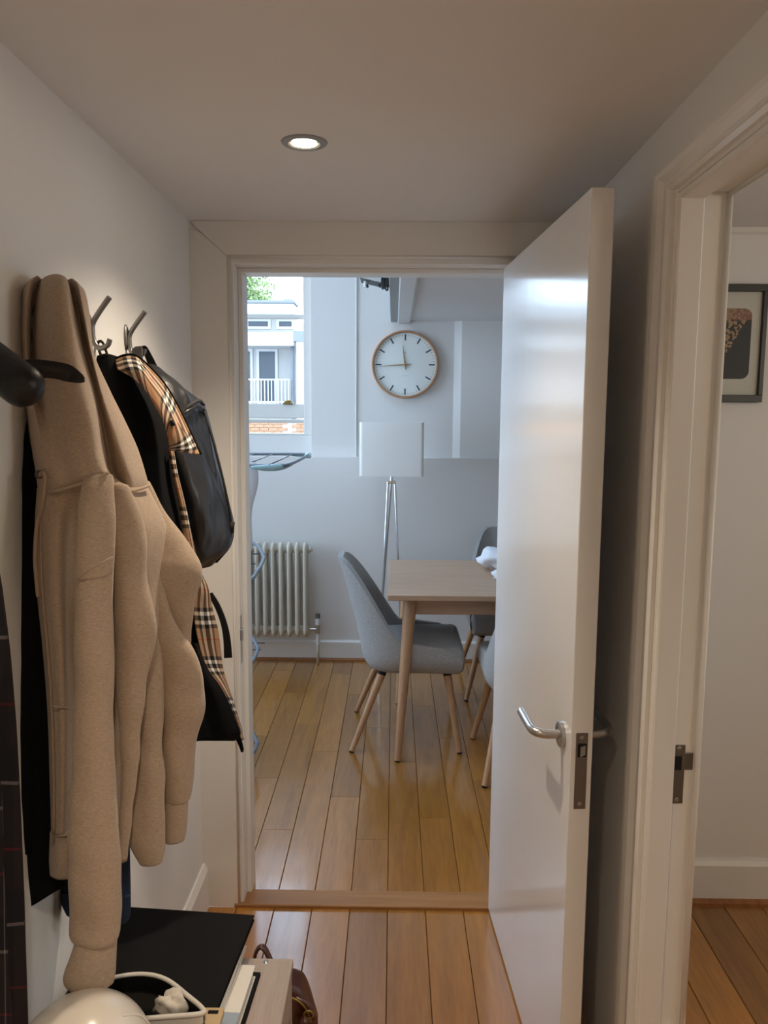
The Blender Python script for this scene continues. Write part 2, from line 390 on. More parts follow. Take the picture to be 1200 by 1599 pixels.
obj('pane', box(SKX0+.05, SKX1-.05, SKY0+.05, SKY1-.05, RZ+.15, RZ+.156), glass_m, sky_w)
portal('portal_roof', ((SKX0+SKX1)/2, (SKY0+SKY1)/2, RZ+.22), SKX1-SKX0, SKY1-SKY0, (0, 0, -1))
sw = struct('window_4', join(box(3.02, 3.08, .5, .54, 1.05, 1.85), box(3.02, 3.08, 1.01, 1.05, 1.05, 1.85), box(3.02, 3.08, .54, 1.01, 1.05, 1.09), box(3.02, 3.08, .54, 1.01, 1.81, 1.85)), white_trim, 'unseen white window added in the side room right wall for daylight')  # unseen opening, added so daylight lifts the side room walls
obj('pane', box(3.045, 3.050, .54, 1.01, 1.09, 1.81), glass_m, sw)
portal('portal_side', (3.12, .775, 1.45), .55, .80, (-1, 0, 0))
portal('portal_far', (-1.16, UPW+.26, 2.38), 1.25, 1.9, (0, -1, 0))
portal('portal_left', (RX0-.22, 3.7, 2.12), 1.75, 2.7, (1, 0, 0))

# floors: dark base + every plank its own piece
PW, PX0 = .1188, -.2455
def plank_floor(label, x0, x1, y0, y1, joints, zt=0):
    base = struct('floor', box(x0, x1, y0, y1, -.06, -.012), subfloor, label)
    k = math.floor((x0-PX0)/PW)
    while PX0+k*PW < x1:
        a, b_ = max(x0, PX0+k*PW+.0009), min(x1, PX0+(k+1)*PW-.0009)
        if b_-a > .01:
            rr = random.Random(k*13+int(y0*10)); ys = [y0]+joints(k, rr)+[y1]
            for i in range(len(ys)-1):
                c, d = ys[i]+(.0006 if i else 0), ys[i+1]-.0006
                ce = .0014; z = zt-rr.random()*.0006
                V = [Vector(p) for p in ((a, c, -.012), (b_, c, -.012), (b_, d, -.012), (a, d, -.012), (a, c, z-ce), (b_, c, z-ce), (b_, d, z-ce), (a, d, z-ce), (a+ce, c+ce*.4, z), (b_-ce, c+ce*.4, z), (b_-ce, d-ce*.4, z), (a+ce, d-ce*.4, z))]
                F = [[0, 3, 2, 1], [8, 9, 10, 11]]
                for q in range(4):
                    p = (q+1) % 4; F += [[q, p, 4+p, 4+q], [4+q, 4+p, 8+p, 8+q]]
                obj('plank', (V, F), plank_wood, base)
        k += 1
    return base
def far_joints(k, rr):
    t = [3.02, 2.70, 3.35, 2.86, 3.62, 3.18, 2.76, 3.45][k % 8]
    return [t, min(4.6, t+.95+.25*rr.random())]
plank_floor('varnished oak plank floor of the hallway', XL, XR, BK, 2.292, lambda k, r: [-.4+.9*r.random()])
plank_floor('glossy oak plank floor of the dining room', RX0, RX1, 2.368, D2, far_joints)
plank_floor('varnished oak plank floor of the side room', XR, 3.0, BK, 2.36, lambda k, r: [-.4+.9*r.random()])
struct('trim_4', join(prism([(-.49, 2.288, -.02), (-.49, 2.288, .009), (-.49, 2.291, .012), (-.49, 2.367, .012), (-.49, 2.37, .009), (-.49, 2.37, -.02)], (.875, 0, 0))), wood_mat('oak_threshold', (.25, .115, .036), (.34, .165, .055), .5, .02, 0, (.06, 1, 1), 40), 'wooden threshold strip under the doorway')

# ------------------------------------------------------------------ door frame to the dining room
dfr = struct('door_1', join(box(-.49, -.462, 2.300, DW+.004, 0, 1.996, .002), box(.355, .385, 2.300, DW+.004, 0, 1.996, .002), box(-.462, .355, 2.300, DW+.004, 1.968, 1.996, .002)), white_trim, 'white lined doorway opening to the dining room')
obj('door_stop', join(box(-.462, -.448, 2.354, DW, 0, 1.968, .002), box(.341, .355, 2.354, DW, 0, 1.968, .002), box(-.448, .341, 2.354, DW, 1.954, 1.968, .002)), white_trim, dfr)
g = .0012; ya = 2.292
obj('architrave', prism([(XL, ya, 0), (-.478, ya, 0), (-.478, ya, 1.988-g), (XL, ya, ZC-g*2)], (0, D1-ya, 0)), white_trim, dfr)
obj('architrave', prism([(-.478, ya, 1.988), (.400, ya, 1.988), (.498, ya, ZC-.0005), (XL, ya, ZC-.0005)], (0, D1-ya, 0)), white_trim, dfr)
obj('architrave', prism([(.400, ya, 0), (.498, ya, 0), (.498, ya, ZC-g*2), (.400, ya, 1.988-g)], (0, D1-ya, 0)), white_trim, dfr)
bead = join(tube([(-.476, 2.294, 0), (-.476, 2.294, 1.990)], .0045, 8), tube([(-.476, 2.294, 1.988), (.39, 2.294, 1.988)], .0045, 8))
obj('bead', bead, white_trim, dfr, True)
sp = obj('strike_plate', join(box(-.4625, -.4605, 2.312, 2.336, .785, .935, .0008), box(-.4625, -.452, 2.303, 2.312, .860, .895, .002)), steel, dfr)
obj('latch_hole', box(-.4610, -.4600, 2.318, 2.331, .863, .893), black_void, sp)

# ------------------------------------------------------------------ the open door leaf
HX, HY, OPEN = .352, 2.298, math.radians(3.6)
LW, LT, LH = .800, .044, 1.950
door = empty('door', (HX, HY, .008), 'white gloss flush door standing open into the hallway', 'door', rz=OPEN)
door['category'] = 'door'
# local: leaf runs to -y, thickness to -x
obj('leaf', box(-LT, 0, -LW, -.004, 0, LH, .0015), white_door, door, local=True)
def lever(side):
    s = -1 if side < 0 else 1; x = -LT if side < 0 else 0
    yc, zc = -LW+.062, .880
    h = obj('handle', join(tube(smoothpath([(x+s*.004, yc, zc), (x+s*.030, yc, zc), (x+s*.048, yc+.003, zc+.002), (x+s*.058, yc+.016, zc+.003), (x+s*.060, yc+.045, zc+.004), (x+s*.060, yc+.112, zc+.006)], 6), .0095, 14)), steel, door, 40, local=True)
    rose = xf(lathe([(0, 0), (.026, 0), (.026, .007), (.023, .009), (0, .009)], 32, (0, 0, 0), 'x'), Matrix.Diagonal((s, 1, 1, 1)))
    obj('rose', xf(rose, Matrix.Translation((x, yc, zc))), steel, h, 40, local=True)
lever(-1); lever(1)
fp = obj('latch_plate', box(-.034, -.010, -LW-.0008, -LW+.002, .748, .908, .0004), dark_steel, door, local=True)
obj('latch_bolt', prism([(-.027, -LW, .862), (-.027, -LW-.010, .862), (-.014, -LW-.001, .862), (-.014, -LW, .862)], (0, 0, .020)), steel, fp, local=True)
for z in (.759, .898): obj('screw', lathe([(0, .0002), (.0045, 0), (.0035, -.0012), (.001, -.0006), (0, -.0006)], 12, (-.022, -LW-.0006, z), 'y'), steel, fp, True, local=True)
obj('latch_slot', box(-.030, -.012, -LW-.0012, -LW, .858, .886), black_void, fp, local=True)
for z in (.25, 1.0, 1.72): obj('hinge', join(tube([(.002, .004, z-.045), (.002, .004, z+.045)], .006, 10)), steel, door, True, local=True)

# ------------------------------------------------------------------ side doorway frame (right wall)
f2 = struct('door_2', join(box(XR-.004, .595, 1.442, 1.470, 0, 1.962, .002), box(XR-.004, .595, .600, .628, 0, 1.962, .002), box(XR-.004, .595, .628, 1.442, 1.934, 1.962, .002)), white_trim, 'white lined side doorway in the hallway right wall')
obj('door_stop', join(box(XR-.003, .541, 1.428, 1.442, 0, 1.934, .003), box(XR-.003, .541, .628, .642, 0, 1.934, .003), box(XR-.003, .541, .642, 1.428, 1.920, 1.934, .003)), white_trim, f2)
obj('bead', join(tube([(.588, 1.440, 0), (.588, 1.440, 1.934)], .006, 8), tube([(.588, .63, 1.932), (.588, 1.440, 1.932)], .006, 8)), white_trim, f2, True)
prof = [(0, 0), (0, .012), (.012, .016), (.022, .013), (.034, .013), (.050, .020), (.064, .022), (.076, .022), (.082, .018), (.082, 0)]
def arch_v(y0, sgn, z1): # vertical moulded architrave, from opening outwards; mitred top
    V, F = [], []; n = len(prof)
    for (u, d) in prof: V.append(Vector((XR-d, y0+sgn*u, 0)))
    for (u, d) in prof: V.append(Vector((XR-d, y0+sgn*u, z1+u*.62)))
    F = [[i, i+1, n+i+1, n+i] for i in range(n-1)]+[[0, n, 2*n-1, n-1], list(range(n))[::-1], list(range(n, 2*n))]
    return V, F
obj('architrave', arch_v(1.450, 1, 1.940), white_trim, f2)
obj('architrave', arch_v(.620, -1, 1.940), white_trim, f2)
V = [Vector((XR-d, 1.450+u, 1.940+u*.62)) for u, d in prof]+[Vector((XR-d, .620-u, 1.940+u*.62)) for u, d in prof]; n = len(prof)
obj('architrave', (V, [[i, i+1, n+i+1, n+i] for i in range(n-1)]+[[0, n, 2*n-1, n-1]]), white_trim, f2)
sp2 = obj('strike_plate', join(box(.541, .564, 1.4400, 1.4425, .800, .918, .0006), box(.560, .580, 1.4395, 1.4425, .868, .903, .0015)), dark_steel, f2)
obj('latch_hole', box(.545, .558, 1.4394, 1.4405, .868, .896), black_void, sp2)
for z in (.808, .911): obj('screw', lathe([(0, .0002), (.0045, 0), (.0035, -.0012), (.001, -.0006), (0, -.0006)], 12, (.552, 1.4397, z), 'y'), steel, sp2, True)

# ------------------------------------------------------------------ downlights
def downlight(x, y, z, label, group='recessed warm downlights', watts=DOWN_W, r=.047):
    e = empty('downlight', (x, y, z), label, 'ceiling light', group)
    obj('ring', lathe([(r*.62, .012), (r*.62, -.001), (r*.68, -.004), (r*.95, -.003), (r, 0)], 40, (x, y, z)), M('grey_lamp_ring', (.30, .31, .33), .5), e, 40)
    c = obj('cup', lathe([(r*.62, .01), (r*.60, -.0005), (r*.50, -.0025), (r*.46, .001), (r*.44, .014)], 40, (x, y, z)), reflector, e, 40)
    obj('bulb', lathe([(0, -.0036), (r*.30, -.0034), (r*.56, -.0026)], 32, (x, y, z)), bulb_glow, e, True)
    d = bpy.data.lights.new('downlight_beam', 'SPOT'); d.energy = watts; d.color = WARM; d.spot_size = math.radians(125); d.spot_blend = .9; d.shadow_soft_size = .025
    o = bpy.data.objects.new('downlight_beam', d); COL.objects.link(o); o.parent = e; o.location = (0, 0, -.012)
downlight(-.185, 1.651, ZC, 'glowing round downlight in the hallway ceiling before the doorway')
downlight(-.10, .25, ZC, 'round downlight in the hallway ceiling above the viewer')
downlight(-.10, -1.0, ZC, 'round downlight in the hallway ceiling behind the viewer')
gl = empty('added_globe_light', (1.75, .75, ZC), 'unseen round opal globe added on the side room ceiling to light the walls', 'ceiling light')  # lamp out of view, added to lighten the upper side room walls
obj('base', lathe([(0, 0), (.055, 0), (.05, -.02), (0, -.02)], 28, (1.75, .75, ZC)), fix_white, gl, 40)
obj('globe', lathe([(.02, -.02), (.07, -.05), (.095, -.105), (.07, -.165), (.03, -.192), (0, -.197)], 32, (1.75, .75, ZC)), M('opal_glass', (.9, .88, .82), .4, emis=((1, .88, .68), 2.5)), gl, True)
_d = bpy.data.lights.new('added_globe_glow', 'POINT'); _d.energy = 13; _d.color = (1, .86, .64); _d.shadow_soft_size = .1  # point light of the added globe
_o = bpy.data.objects.new('added_globe_glow', _d); COL.objects.link(_o); _o.parent = gl; _o.location = (0, 0, -.32)

# ------------------------------------------------------------------ beam and spotlight in the dining room
bm_ = struct('trim_5', box(-.026, .018, DW, UPW, 2.112, 2.30, .003), beam_grey, 'painted ceiling beam running to the far wall')
obj('casing', box(.018, .092, DW, UPW, 2.100, 2.30, .004), beam_white, bm_)
obj('edge_strip', tube([(.092, DW, 2.108), (.092, UPW, 2.108)], .006, 8), beam_white, bm_, True)
sl = empty('spotlight', (-.03, 3.6, 2.12), 'white spotlight with dark bracket fixed to the ceiling beam', 'spotlight')
obj('bracket', join(box(-.075, -.026, 3.58, 3.62, 2.112, 2.150, .003), box(-.062, -.046, 3.575, 3.625, 2.105, 2.190, .003)), fix_dark, sl)
hd = obj('head', join(box(-.152, -.062, 3.53, 3.67, 2.140, 2.25, .010), prism([(-.152, 3.53, 2.142), (-.062, 3.53, 2.142), (-.062, 3.53, 2.122)], (0, .14, 0))), fix_white, sl)
obj('visor', prism([(-.154, 3.535, 2.144), (-.06, 3.535, 2.124), (-.06, 3.535, 2.120), (-.154, 3.535, 2.141)], (0, .13, 0)), fix_dark, hd)
kn = obj('knob', tube([(-.130, 3.60, 2.138), (-.130, 3.60, 2.112)], .010, 12), fix_white, sl, 40)
obj('knob_cap', tube([(-.124, 3.585, 2.116), (-.124, 3.615, 2.116)], .006, 10), fix_dark, kn, 40)
obj('cable', tube(smoothpath([(-.048, 3.60, 2.112), (-.036, 3.60, 2.098), (-.032, 3.60, 2.11), (-.032, 3.6, 2.15)], 5), .004, 6), fix_dark, sl, True)

# ------------------------------------------------------------------ wall clock
CX_, CZ_, CR = .066, 1.853, .205
cy = UPW
ck = empty('wall_clock', (CX_, cy, CZ_-CR), 'round white wall clock with thin wooden rim and brass hands', 'clock')
obj('rim', lathe([(CR-.014, -.030), (CR-.010, -.040), (CR-.003, -.040), (CR, -.034), (CR, 0), (CR-.014, 0)], 72, (CX_, cy, CZ_), 'y'), clock_rim, ck, 50)
dial = obj('dial', lathe([(0, -.022), (CR-.012, -.022), (CR-.012, 0), (0, 0)], 72, (CX_, cy, CZ_), 'y'), clock_face, ck, 50)
def bar(cx, cz, ang, r0, r1, w, yy, t=.0012, w2=None):
    s, c = math.sin(ang), math.cos(ang); w2 = w if w2 is None else w2
    P = [(r0, -w), (r0, w), (r1, w2), (r1, -w2)]
    return prism([(cx+s*r+c*q, yy, cz+c*r-s*q) for r, q in P], (0, -t, 0))
for i in range(12):
    obj('hour_mark', bar(CX_, CZ_, 2*PI*i/12, CR*.71, CR*.89, .0040, cy-.022), clock_ink, dial)
mk = obj('minute_marks', join(*[bar(CX_, CZ_, 2*PI*i/60, CR*.85, CR*.88, .0012, cy-.022, .0008) for i in range(60) if i % 5]), clock_ink, dial); mk['kind'] = 'stuff'
mk = obj('maker_mark', join(bar(CX_, CZ_+.073, 0, -.004, .004, .003, cy-.022, .0006), *[box(CX_-.016+i*.008, CX_-.012+i*.008, cy-.0226, cy-.022, CZ_-.069, CZ_-.066) for i in range(5)]), M('faint_ink', (.42, .45, .44), .7), dial); mk['kind'] = 'stuff'
hh = 2*PI*(11.74/12); mh = 2*PI*(44.3/60)
obj('hour_hand', join(bar(CX_, CZ_, hh, -.030, 0, .003, cy-.027, .0015, .0055), bar(CX_, CZ_, hh, 0, .118, .0055, cy-.027, .0015, .0012)), clock_gold, ck)
obj('minute_hand', join(bar(CX_, CZ_, mh, -.036, 0, .0026, cy-.030, .0015, .0045), bar(CX_, CZ_, mh, 0, .158, .0045, cy-.030, .0015, .0010)), clock_gold, ck)
obj('hub', lathe([(0, -.036), (.007, -.035), (.008, -.024), (0, -.024)], 20, (CX_, cy, CZ_), 'y'), clock_gold, ck, 40)
# ------------------------------------------------------------------ column radiator
NR, SPX = 11, .0492
rx1, ry, rz0, rz1 = -.536, 4.725, .178, .765
rad = empty('radiator', (rx1-NR*SPX/2, ry, 0), 'cream column radiator below the sash window', 'radiator')
for i in range(NR):
    x = rx1-i*SPX
    secs = []
    for dy in (-.033, .033):
        secs.append(tube(smoothpath([(x, ry+dy*.2, rz0+.010), (x, ry+dy*.85, rz0+.022), (x, ry+dy, rz0+.06), (x, ry+dy, (rz0+rz1)/2), (x, ry+dy, rz1-.06), (x, ry+dy*.85, rz1-.018), (x, ry+dy*.2, rz1-.006)], 4), .0135, 10))
    secs += [tube([(x-.024, ry, rz0+.045), (x-.012, ry, rz0+.045), (x+.012, ry, rz0+.045), (x+.024, ry, rz0+.045)], [.019, .027, .027, .019], 14),
             tube([(x-.024, ry, rz1-.042), (x-.012, ry, rz1-.042), (x+.012, ry, rz1-.042), (x+.024, ry, rz1-.042)], [.019, .027, .027, .019], 14)]
    obj('column', join(*secs), rad_cream, rad, 60)
obj('plug', join(tube([(rx1+.02, ry, rz1-.042), (rx1+.034, ry, rz1-.042)], .019, 8), tube([(rx1+.034, ry, rz1-.042), (rx1+.046, ry, rz1-.042)], .009, 8)), rad_cream, rad, 30)
vx = -.462
vv = obj('valve', join(tube([(rx1+.02, ry, rz0+.045), (vx, ry, rz0+.045)], .009, 12), tube([(vx, ry, rz0+.018), (vx, ry, rz0+.075)], .013, 12)), steel, rad, 40)
obj('valve_cap', join(tube([(vx, ry, rz0+.075), (vx, ry, rz0+.115)], .0165, 14)), fix_white, vv, 40)
obj('valve_top', tube([(vx, ry, rz0+.115), (vx, ry, rz0+.145)], .0145, 14), dark_steel, vv, 40)
obj('pipe', tube([(vx, ry, rz0+.02), (vx, ry, .0)], .0085, 12), rad_cream, vv, True)
obj('pipe_sleeve', tube([(vx, ry, rz0+.018), (vx, ry, rz0-.05)], .012, 12), fix_white, vv, 40)
for x in (rx1-.06, rx1-.45): obj('wall_bracket', box(x-.012, x+.012, ry+.02, D2, rz1-.11, rz1-.07, .003), rad_cream, rad)

# ------------------------------------------------------------------ floor lamp
lx, ly = -.012, 4.52
lamp = empty('floor_lamp', (lx, ly, 0), 'tall tripod floor lamp with square white shade and chrome legs', 'lamp')
sh_o, sh_i = box(lx-.182, lx+.182, ly-.10, ly+.14, 1.200, 1.505, .014, 4), None
bm = bmesh.new(); bmesh.ops.create_cube(bm, size=1)
for v in bm.verts: v.co = Vector((lx+v.co.x*.364, ly+.02+v.co.y*.24, 1.3525+v.co.z*.305))
bmesh.ops.bevel(bm, geom=[e for e in bm.edges if abs(e.verts[0].co.z-e.verts[1].co.z) > .1], offset=.02, segments=5, affect='EDGES', profile=.5)
bmesh.ops.delete(bm, geom=[f for f in bm.faces if abs(f.normal.z) > .9], context='FACES_ONLY')
bmesh.ops.recalc_face_normals(bm, faces=list(bm.faces))
bmesh.ops.solidify(bm, geom=list(bm.faces), thickness=.003)
shade = obj('shade', frombm(bm), shade_white, lamp, 40)
obj('shade_ring', join(box(lx-.18, lx+.18, ly+.018, ly+.022, 1.212, 1.216), box(lx-.002, lx+.002, ly-.098, ly+.138, 1.212, 1.216)), chrome, shade)
obj('bulb', lathe([(0, 1.36), (.022, 1.345), (.03, 1.32), (.022, 1.285), (.013, 1.26), (.013, 1.22), (0, 1.22)], 20, (lx, ly+.02, 0)), fix_white, lamp, True)
obj('stem', tube([(lx, ly+.02, 1.165), (lx, ly+.02, 1.225)], .0085, 12), chrome, lamp, 40)
obj('hub', join(box(lx-.026, lx+.026, ly-.004, ly+.044, 1.150, 1.166, .003)), chrome, lamp)
for (ax, ay, bx_, by_) in ((-.020, .0, -.068, -.085), (.020, .0, .078, -.085), (0, .03, -.078, .17)):
    obj('leg', tube([(lx+ax, ly+.01+ay, 1.158), (lx+bx_, ly+by_, .004)], [.0070, .0058], 10, upv=(0, 1, 0)), chrome, lamp, 40)
    lamp.children[-1]

# ------------------------------------------------------------------ dining table
tz = .745
tb = empty('dining_table', (.66, 3.86, 0), 'rectangular pale oak dining table with tapered legs', 'table')
TX0, TX1, TY0, TY1 = -.022, 1.36, 3.425, 4.295
obj('tabletop', box(TX0, TX1, TY0, TY1, tz-.026, tz, .003), oak_light, tb)
for (tx, ty, bx_, by_) in ((.083, 3.52, .028, 3.352), (.083, 4.15, .034, 4.06), (TX1-.105, 3.52, TX1-.05, 3.352), (TX1-.105, 4.15, TX1-.056, 4.06)):
    obj('leg', tube([(tx, ty, tz-.026), (tx+(bx_-tx)*.15, ty+(by_-ty)*.15, tz-.13), (bx_, by_, .006)], [.031, .030, .0145], 18), oak_leg, tb, 50)
    obj('foot', tube([(bx_, by_, .006), (bx_, by_, 0)], .011, 12), black_void, tb)
obj('apron', box(.085, TX1-.105, 3.515, 3.537, tz-.110, tz-.026, .002), oak_light, tb)
obj('apron', box(.085, TX1-.105, 4.138, 4.160, tz-.110, tz-.026, .002), oak_light, tb)
obj('apron', box(.074, .096, 3.53, 4.14, tz-.110, tz-.026, .002), oak_light, tb)
obj('apron', box(TX1-.116, TX1-.094, 3.53, 4.14, tz-.110, tz-.026, .002), oak_light, tb)

# ------------------------------------------------------------------ dining chairs (front = +x)
def chair_shell():
    nT, nZ = 56, 12
    def plan(t):                # t -1..1 round the U, half width .235
        hw, xr, xf_, rc = .237, -.205, .262, .17
        segs = (xf_-(xr+rc)); arc = PI/2*rc; back = hw-rc; tot = segs+arc+back
        s = (1-abs(t))*tot      # from the front end
        if s < segs: x, y = xf_-s, hw
        elif s < segs+arc:
            a = (s-segs)/rc; x, y = xr+rc-rc*math.sin(a), hw-rc+rc*math.cos(a)
        else: x, y = xr, back-(s-segs-arc)
        return x, (y if t > 0 else -y)
    def topz(x, t):
        q = min(1, max(0, (-.005-x)/.20)); edge = .492+.022*min(1, max(0, (.20-x)/.15))+.373*(q*q*(3-2*q))**.85
        edge -= .05*max(0, (abs(t)-.9)/.1)
        return edge
    def surf(t, k, inner):
        x, y = plan(t); zt = topz(x, t); z0 = .365
        z = z0+(zt-z0)*k
        h = max(0, z-.43)/.45
        nx, ny = x-.06, y
        l = math.hypot(nx, ny*1.0) or 1
        xs = x-h*.085-h*h*.03; ys = y*(1-.26*h**1.3)
        low = max(0, (.43-z)/.065); xs += (-nx/l)*.030*low**2; ys += (-ny/l)*.030*low**2
        top = max(0, k-.82)/.18
        off = .034*(1-.25*top) if inner else 0
        dx, dy = -nx/l, -ny/l
        return Vector((xs+dx*off, ys+dy*off, z-(.012*top*top)))
    V, F = [], []
    ts = [-1+2*i/(nT-1) for i in range(nT)]
    ring = [(k/nZ, 0) for k in range(nZ+1)]+[(k/nZ, 1) for k in range(nZ, -1, -1)]
    for t in ts:
        for k, inn in ring: V.append(surf(t, k, inn))
        # rounded lip
        i0 = len(V)-len(ring); a, b_ = V[i0+nZ], V[i0+nZ+1]
        V[i0+nZ] = a+Vector((0, 0, .006)); V[i0+nZ+1] = b_+Vector((0, 0, .006))
    n = len(ring)
    for i in range(nT-1):
        for j in range(n):
            F.append([i*n+j, i*n+(j+1) % n, (i+1)*n+(j+1) % n, (i+1)*n+j])
    F.append(list(range(n))); F.append([(nT-1)*n+j for j in range(n)])
    return V, F
def cushion():
    bm = bmesh.new(); bmesh.ops.create_cube(bm, size=1)
    for v in bm.verts: v.co = Vector((.062+v.co.x*.42, v.co.y*(.468 if v.co.x > 0 else .36), .425+v.co.z*.125))
    bmesh.ops.bevel(bm, geom=list(bm.edges), offset=.035, segments=5, affect='EDGES', profile=.5)
    bmesh.ops.subdivide_edges(bm, edges=list(bm.edges), cuts=1, use_grid_fill=True)
    for v in bm.verts:
        if v.co.z > .45: v.co.z += .012*(1-((v.co.x-.04)/.25)**2)*(1-(v.co.y/.25)**2)
    return frombm(bm)
def make_chair(label):
    c = empty('dining_chair', (0, 0, 0), label, 'chair', 'grey upholstered dining chairs')
    sh = obj('backrest', chair_shell(), chair_fabric, c, 60, local=True)
    obj('seat', cushion(), chair_fabric, c, 60, local=True)
    for (sx, sy) in ((-1, -1), (-1, 1), (1, -1), (1, 1)):
        tx, ty = (-.105 if sx < 0 else .195), sy*.165
        bx_, by_ = (-.245 if sx < 0 else .252), sy*(.248)
        l = obj('leg', tube([(tx, ty, .36), (bx_, by_, .006)], [.0195, .0125], 14), oak_leg, c, 50, local=True)
        obj('leg_collar', tube([(tx-(bx_-tx)*.02, ty-(by_-ty)*.02, .372), (tx+(bx_-tx)*.04, ty+(by_-ty)*.04, .345)], [.0205, .0205], 14), black_void, l, 50, local=True)
        obj('foot_cap', tube([(bx_, by_, .006), (bx_, by_, 0)], .0115, 12), black_void, l, 50, local=True)
    return c
def copy_tree(o, parent=None):
    c = o.copy(); COL.objects.link(c); c.parent = parent
    for ch in o.children: copy_tree(ch, c)
    return c
ch1 = make_chair('grey fabric dining chair at the left end of the table')
ch2 = copy_tree(ch1); ch3 = copy_tree(ch1)
ch1.location = (.062, 3.695, 0)
ch2.location = (.655, 4.37, 0); ch2.rotation_euler.z = -PI/2; ch2['label'] = 'grey dining chair behind the table against the far wall'
ch3.location = (.640, 3.36, 0); ch3.rotation_euler.z = PI/2; ch3['label'] = 'grey dining chair at the near side of the table beside the open door'

# ------------------------------------------------------------------ laundry on the table
def crumple(c, sx, sy, sz, seed, n=28, amp=.35):
    V, F = [], []; k = n//2
    for i in range(k+1):
        th = PI*i/k
        for j in range(n):
            ph = 2*PI*j/n
            d = Vector((math.sin(th)*math.cos(ph), math.sin(th)*math.sin(ph), math.cos(th)))
            q = noise.noise(d*1.7+Vector((seed, seed*2, 0)))+.5*noise.noise(d*4+Vector((seed, 0, 3)))
            r = 1+amp*q; p = Vector((d.x*sx*r, d.y*sy*r, max(-.9, d.z*r)*sz))
            V.append(p+Vector(c))
    zmin = min(v.z for v in V)
    for v in V: v.z += c[2]-sz-zmin+.0
    for i in range(k):
        for j in range(n): F.append([i*n+j, i*n+(j+1) % n, (i+1)*n+(j+1) % n, (i+1)*n+j])
    return V, F
def drop(o, z):  # rest a mesh on a height
    zm = min(v.co.z for v in o.data.vertices)
    for v in o.data.vertices: v.co.z += z-zm
tag(obj('folded_cloth', crumple((.565, 4.03, .80), .11, .10, .062, 2.3), white_cloth, None, True), 'crumpled white cloth heaped on the dining table', 'cloth', 'white laundry on the table')
drop(bpy.data.objects['folded_cloth'], tz)
o = tag(obj('small_cloth', crumple((.545, 3.78, .77), .055, .06, .028, 5.1), white_cloth, None, True), 'small white cloth lying at the near side of the heap', 'cloth', 'white laundry on the table')
drop(o, tz)

# ------------------------------------------------------------------ tower clothes airer
ar = empty('clothes_airer', (-.95, 3.5, 0), 'grey tubular clothes airer standing behind the door frame', 'clothes airer')
for (px, py) in ((-1.10, 3.14), (-1.10, 3.92)):
    obj('upright', tube([(px, py, .02), (px, py, 1.34)], .009, 10), rack_grey, ar, True)
tiers = [(.895, [(-.55, 2.99), (-.585, 3.50), (-.70, 3.89)]), (.475, [(-.60, 3.24), (-.618, 3.50), (-.71, 3.72)]), (.115, [(-.59, 3.09), (-.585, 3.27), (-.67, 3.45)])]
for z, P in tiers:
    a, b_, c = [Vector((p[0], p[1], z)) for p in P]
    pts = [Vector((-1.10, a.y+.08, z)), Vector((-.80, a.y+.02, z)), a+(b_-a)*.0+Vector((-.03, 0, 0)), a+(b_-a)*.45, b_+(a-b_)*.12, b_+(c-b_)*.10, c, Vector((-.85, c.y+.02, z)), Vector((-1.10, c.y+.03, z))]
    t = obj('tier', tube(smoothpath(pts, 7), .0085, 10), rack_grey, ar, True)
    for i in range(4):
        y = a.y+.12+(c.y-a.y-.16)*i/3
        obj('rail', tube([(-1.09, y, z), (-.60-.1*(i == 3), y, z)], .0032, 6), rack_grey, t, True)
zt = 1.318
wg = obj('wing_frame', tube(smoothpath([(-1.10, 3.50, zt), (-.70, 3.50, zt-.004), (-.52, 3.55, zt-.004), (-.475, 3.62, zt), (-.470, 4.30, zt+.006), (-.50, 4.38, zt+.006), (-.75, 4.40, zt+.004), (-1.10, 4.40, zt)], 6), .008, 10), rack_grey, ar, True)
obj('end_cap', tube(smoothpath([(-.64, 3.495, zt-.010), (-.58, 3.51, zt-.013), (-.515, 3.55, zt-.012), (-.475, 3.64, zt-.006)], 5), [.006+.010*math.sin(PI*i/15) for i in range(16)], 10), rack_teal, wg, True)
obj('end_cap', tube(smoothpath([(-.472, 4.22, zt), (-.468, 4.32, zt), (-.50, 4.40, zt), (-.58, 4.42, zt)], 5), [.006+.010*math.sin(PI*i/15) for i in range(16)], 10), rack_teal, wg, True)
for i in range(5):
    x = -.56-.11*i; obj('rail', tube([(x, 3.51, zt), (x-.01, 4.39, zt+.004)], .0032, 6), rack_grey, wg, True)
# cloth over it
def clothsheet():
    V, F = [], []; nx, nz = 14, 26
    for s in (0, 1):
        for j in range(nz+1):
            k = j/nz; z = zt+.008-k*.45
            for i in range(nx+1):
                u = i/nx; x = -1.05+u*(.418+.012*math.sin(9*k)-.045*k*k)
                y = 3.58+.012*math.sin(u*14+k*2)*k+.02*noise.noise(Vector((u*3, k*3, 1)))+s*.004
                zz = z-(.03*max(0, noise.noise(Vector((u*9, 0, 5)))) if j == nz else 0)
                V.append(Vector((x, y, zz)))
    n = nx+1; tot = n*(nz+1)
    for s in (0, 1):
        for j in range(nz):
            for i in range(nx): F.append([s*tot+j*n+i, s*tot+j*n+i+1, s*tot+(j+1)*n+i+1, s*tot+(j+1)*n+i])
    edge = [i for i in range(n)]+[j*n+nx for j in range(1, nz+1)]+[nz*n+i for i in range(nx-1, -1, -1)]+[j*n for j in range(nz-1, 0, -1)]
    for q in range(len(edge)):
        a, b_ = edge[q], edge[(q+1) % len(edge)]; F.append([a, b_, b_+tot, a+tot])
    return V, F
tag(obj('hanging_sheet', clothsheet(), white_cloth, None, True), 'white laundry hanging from the clothes airer', 'laundry')

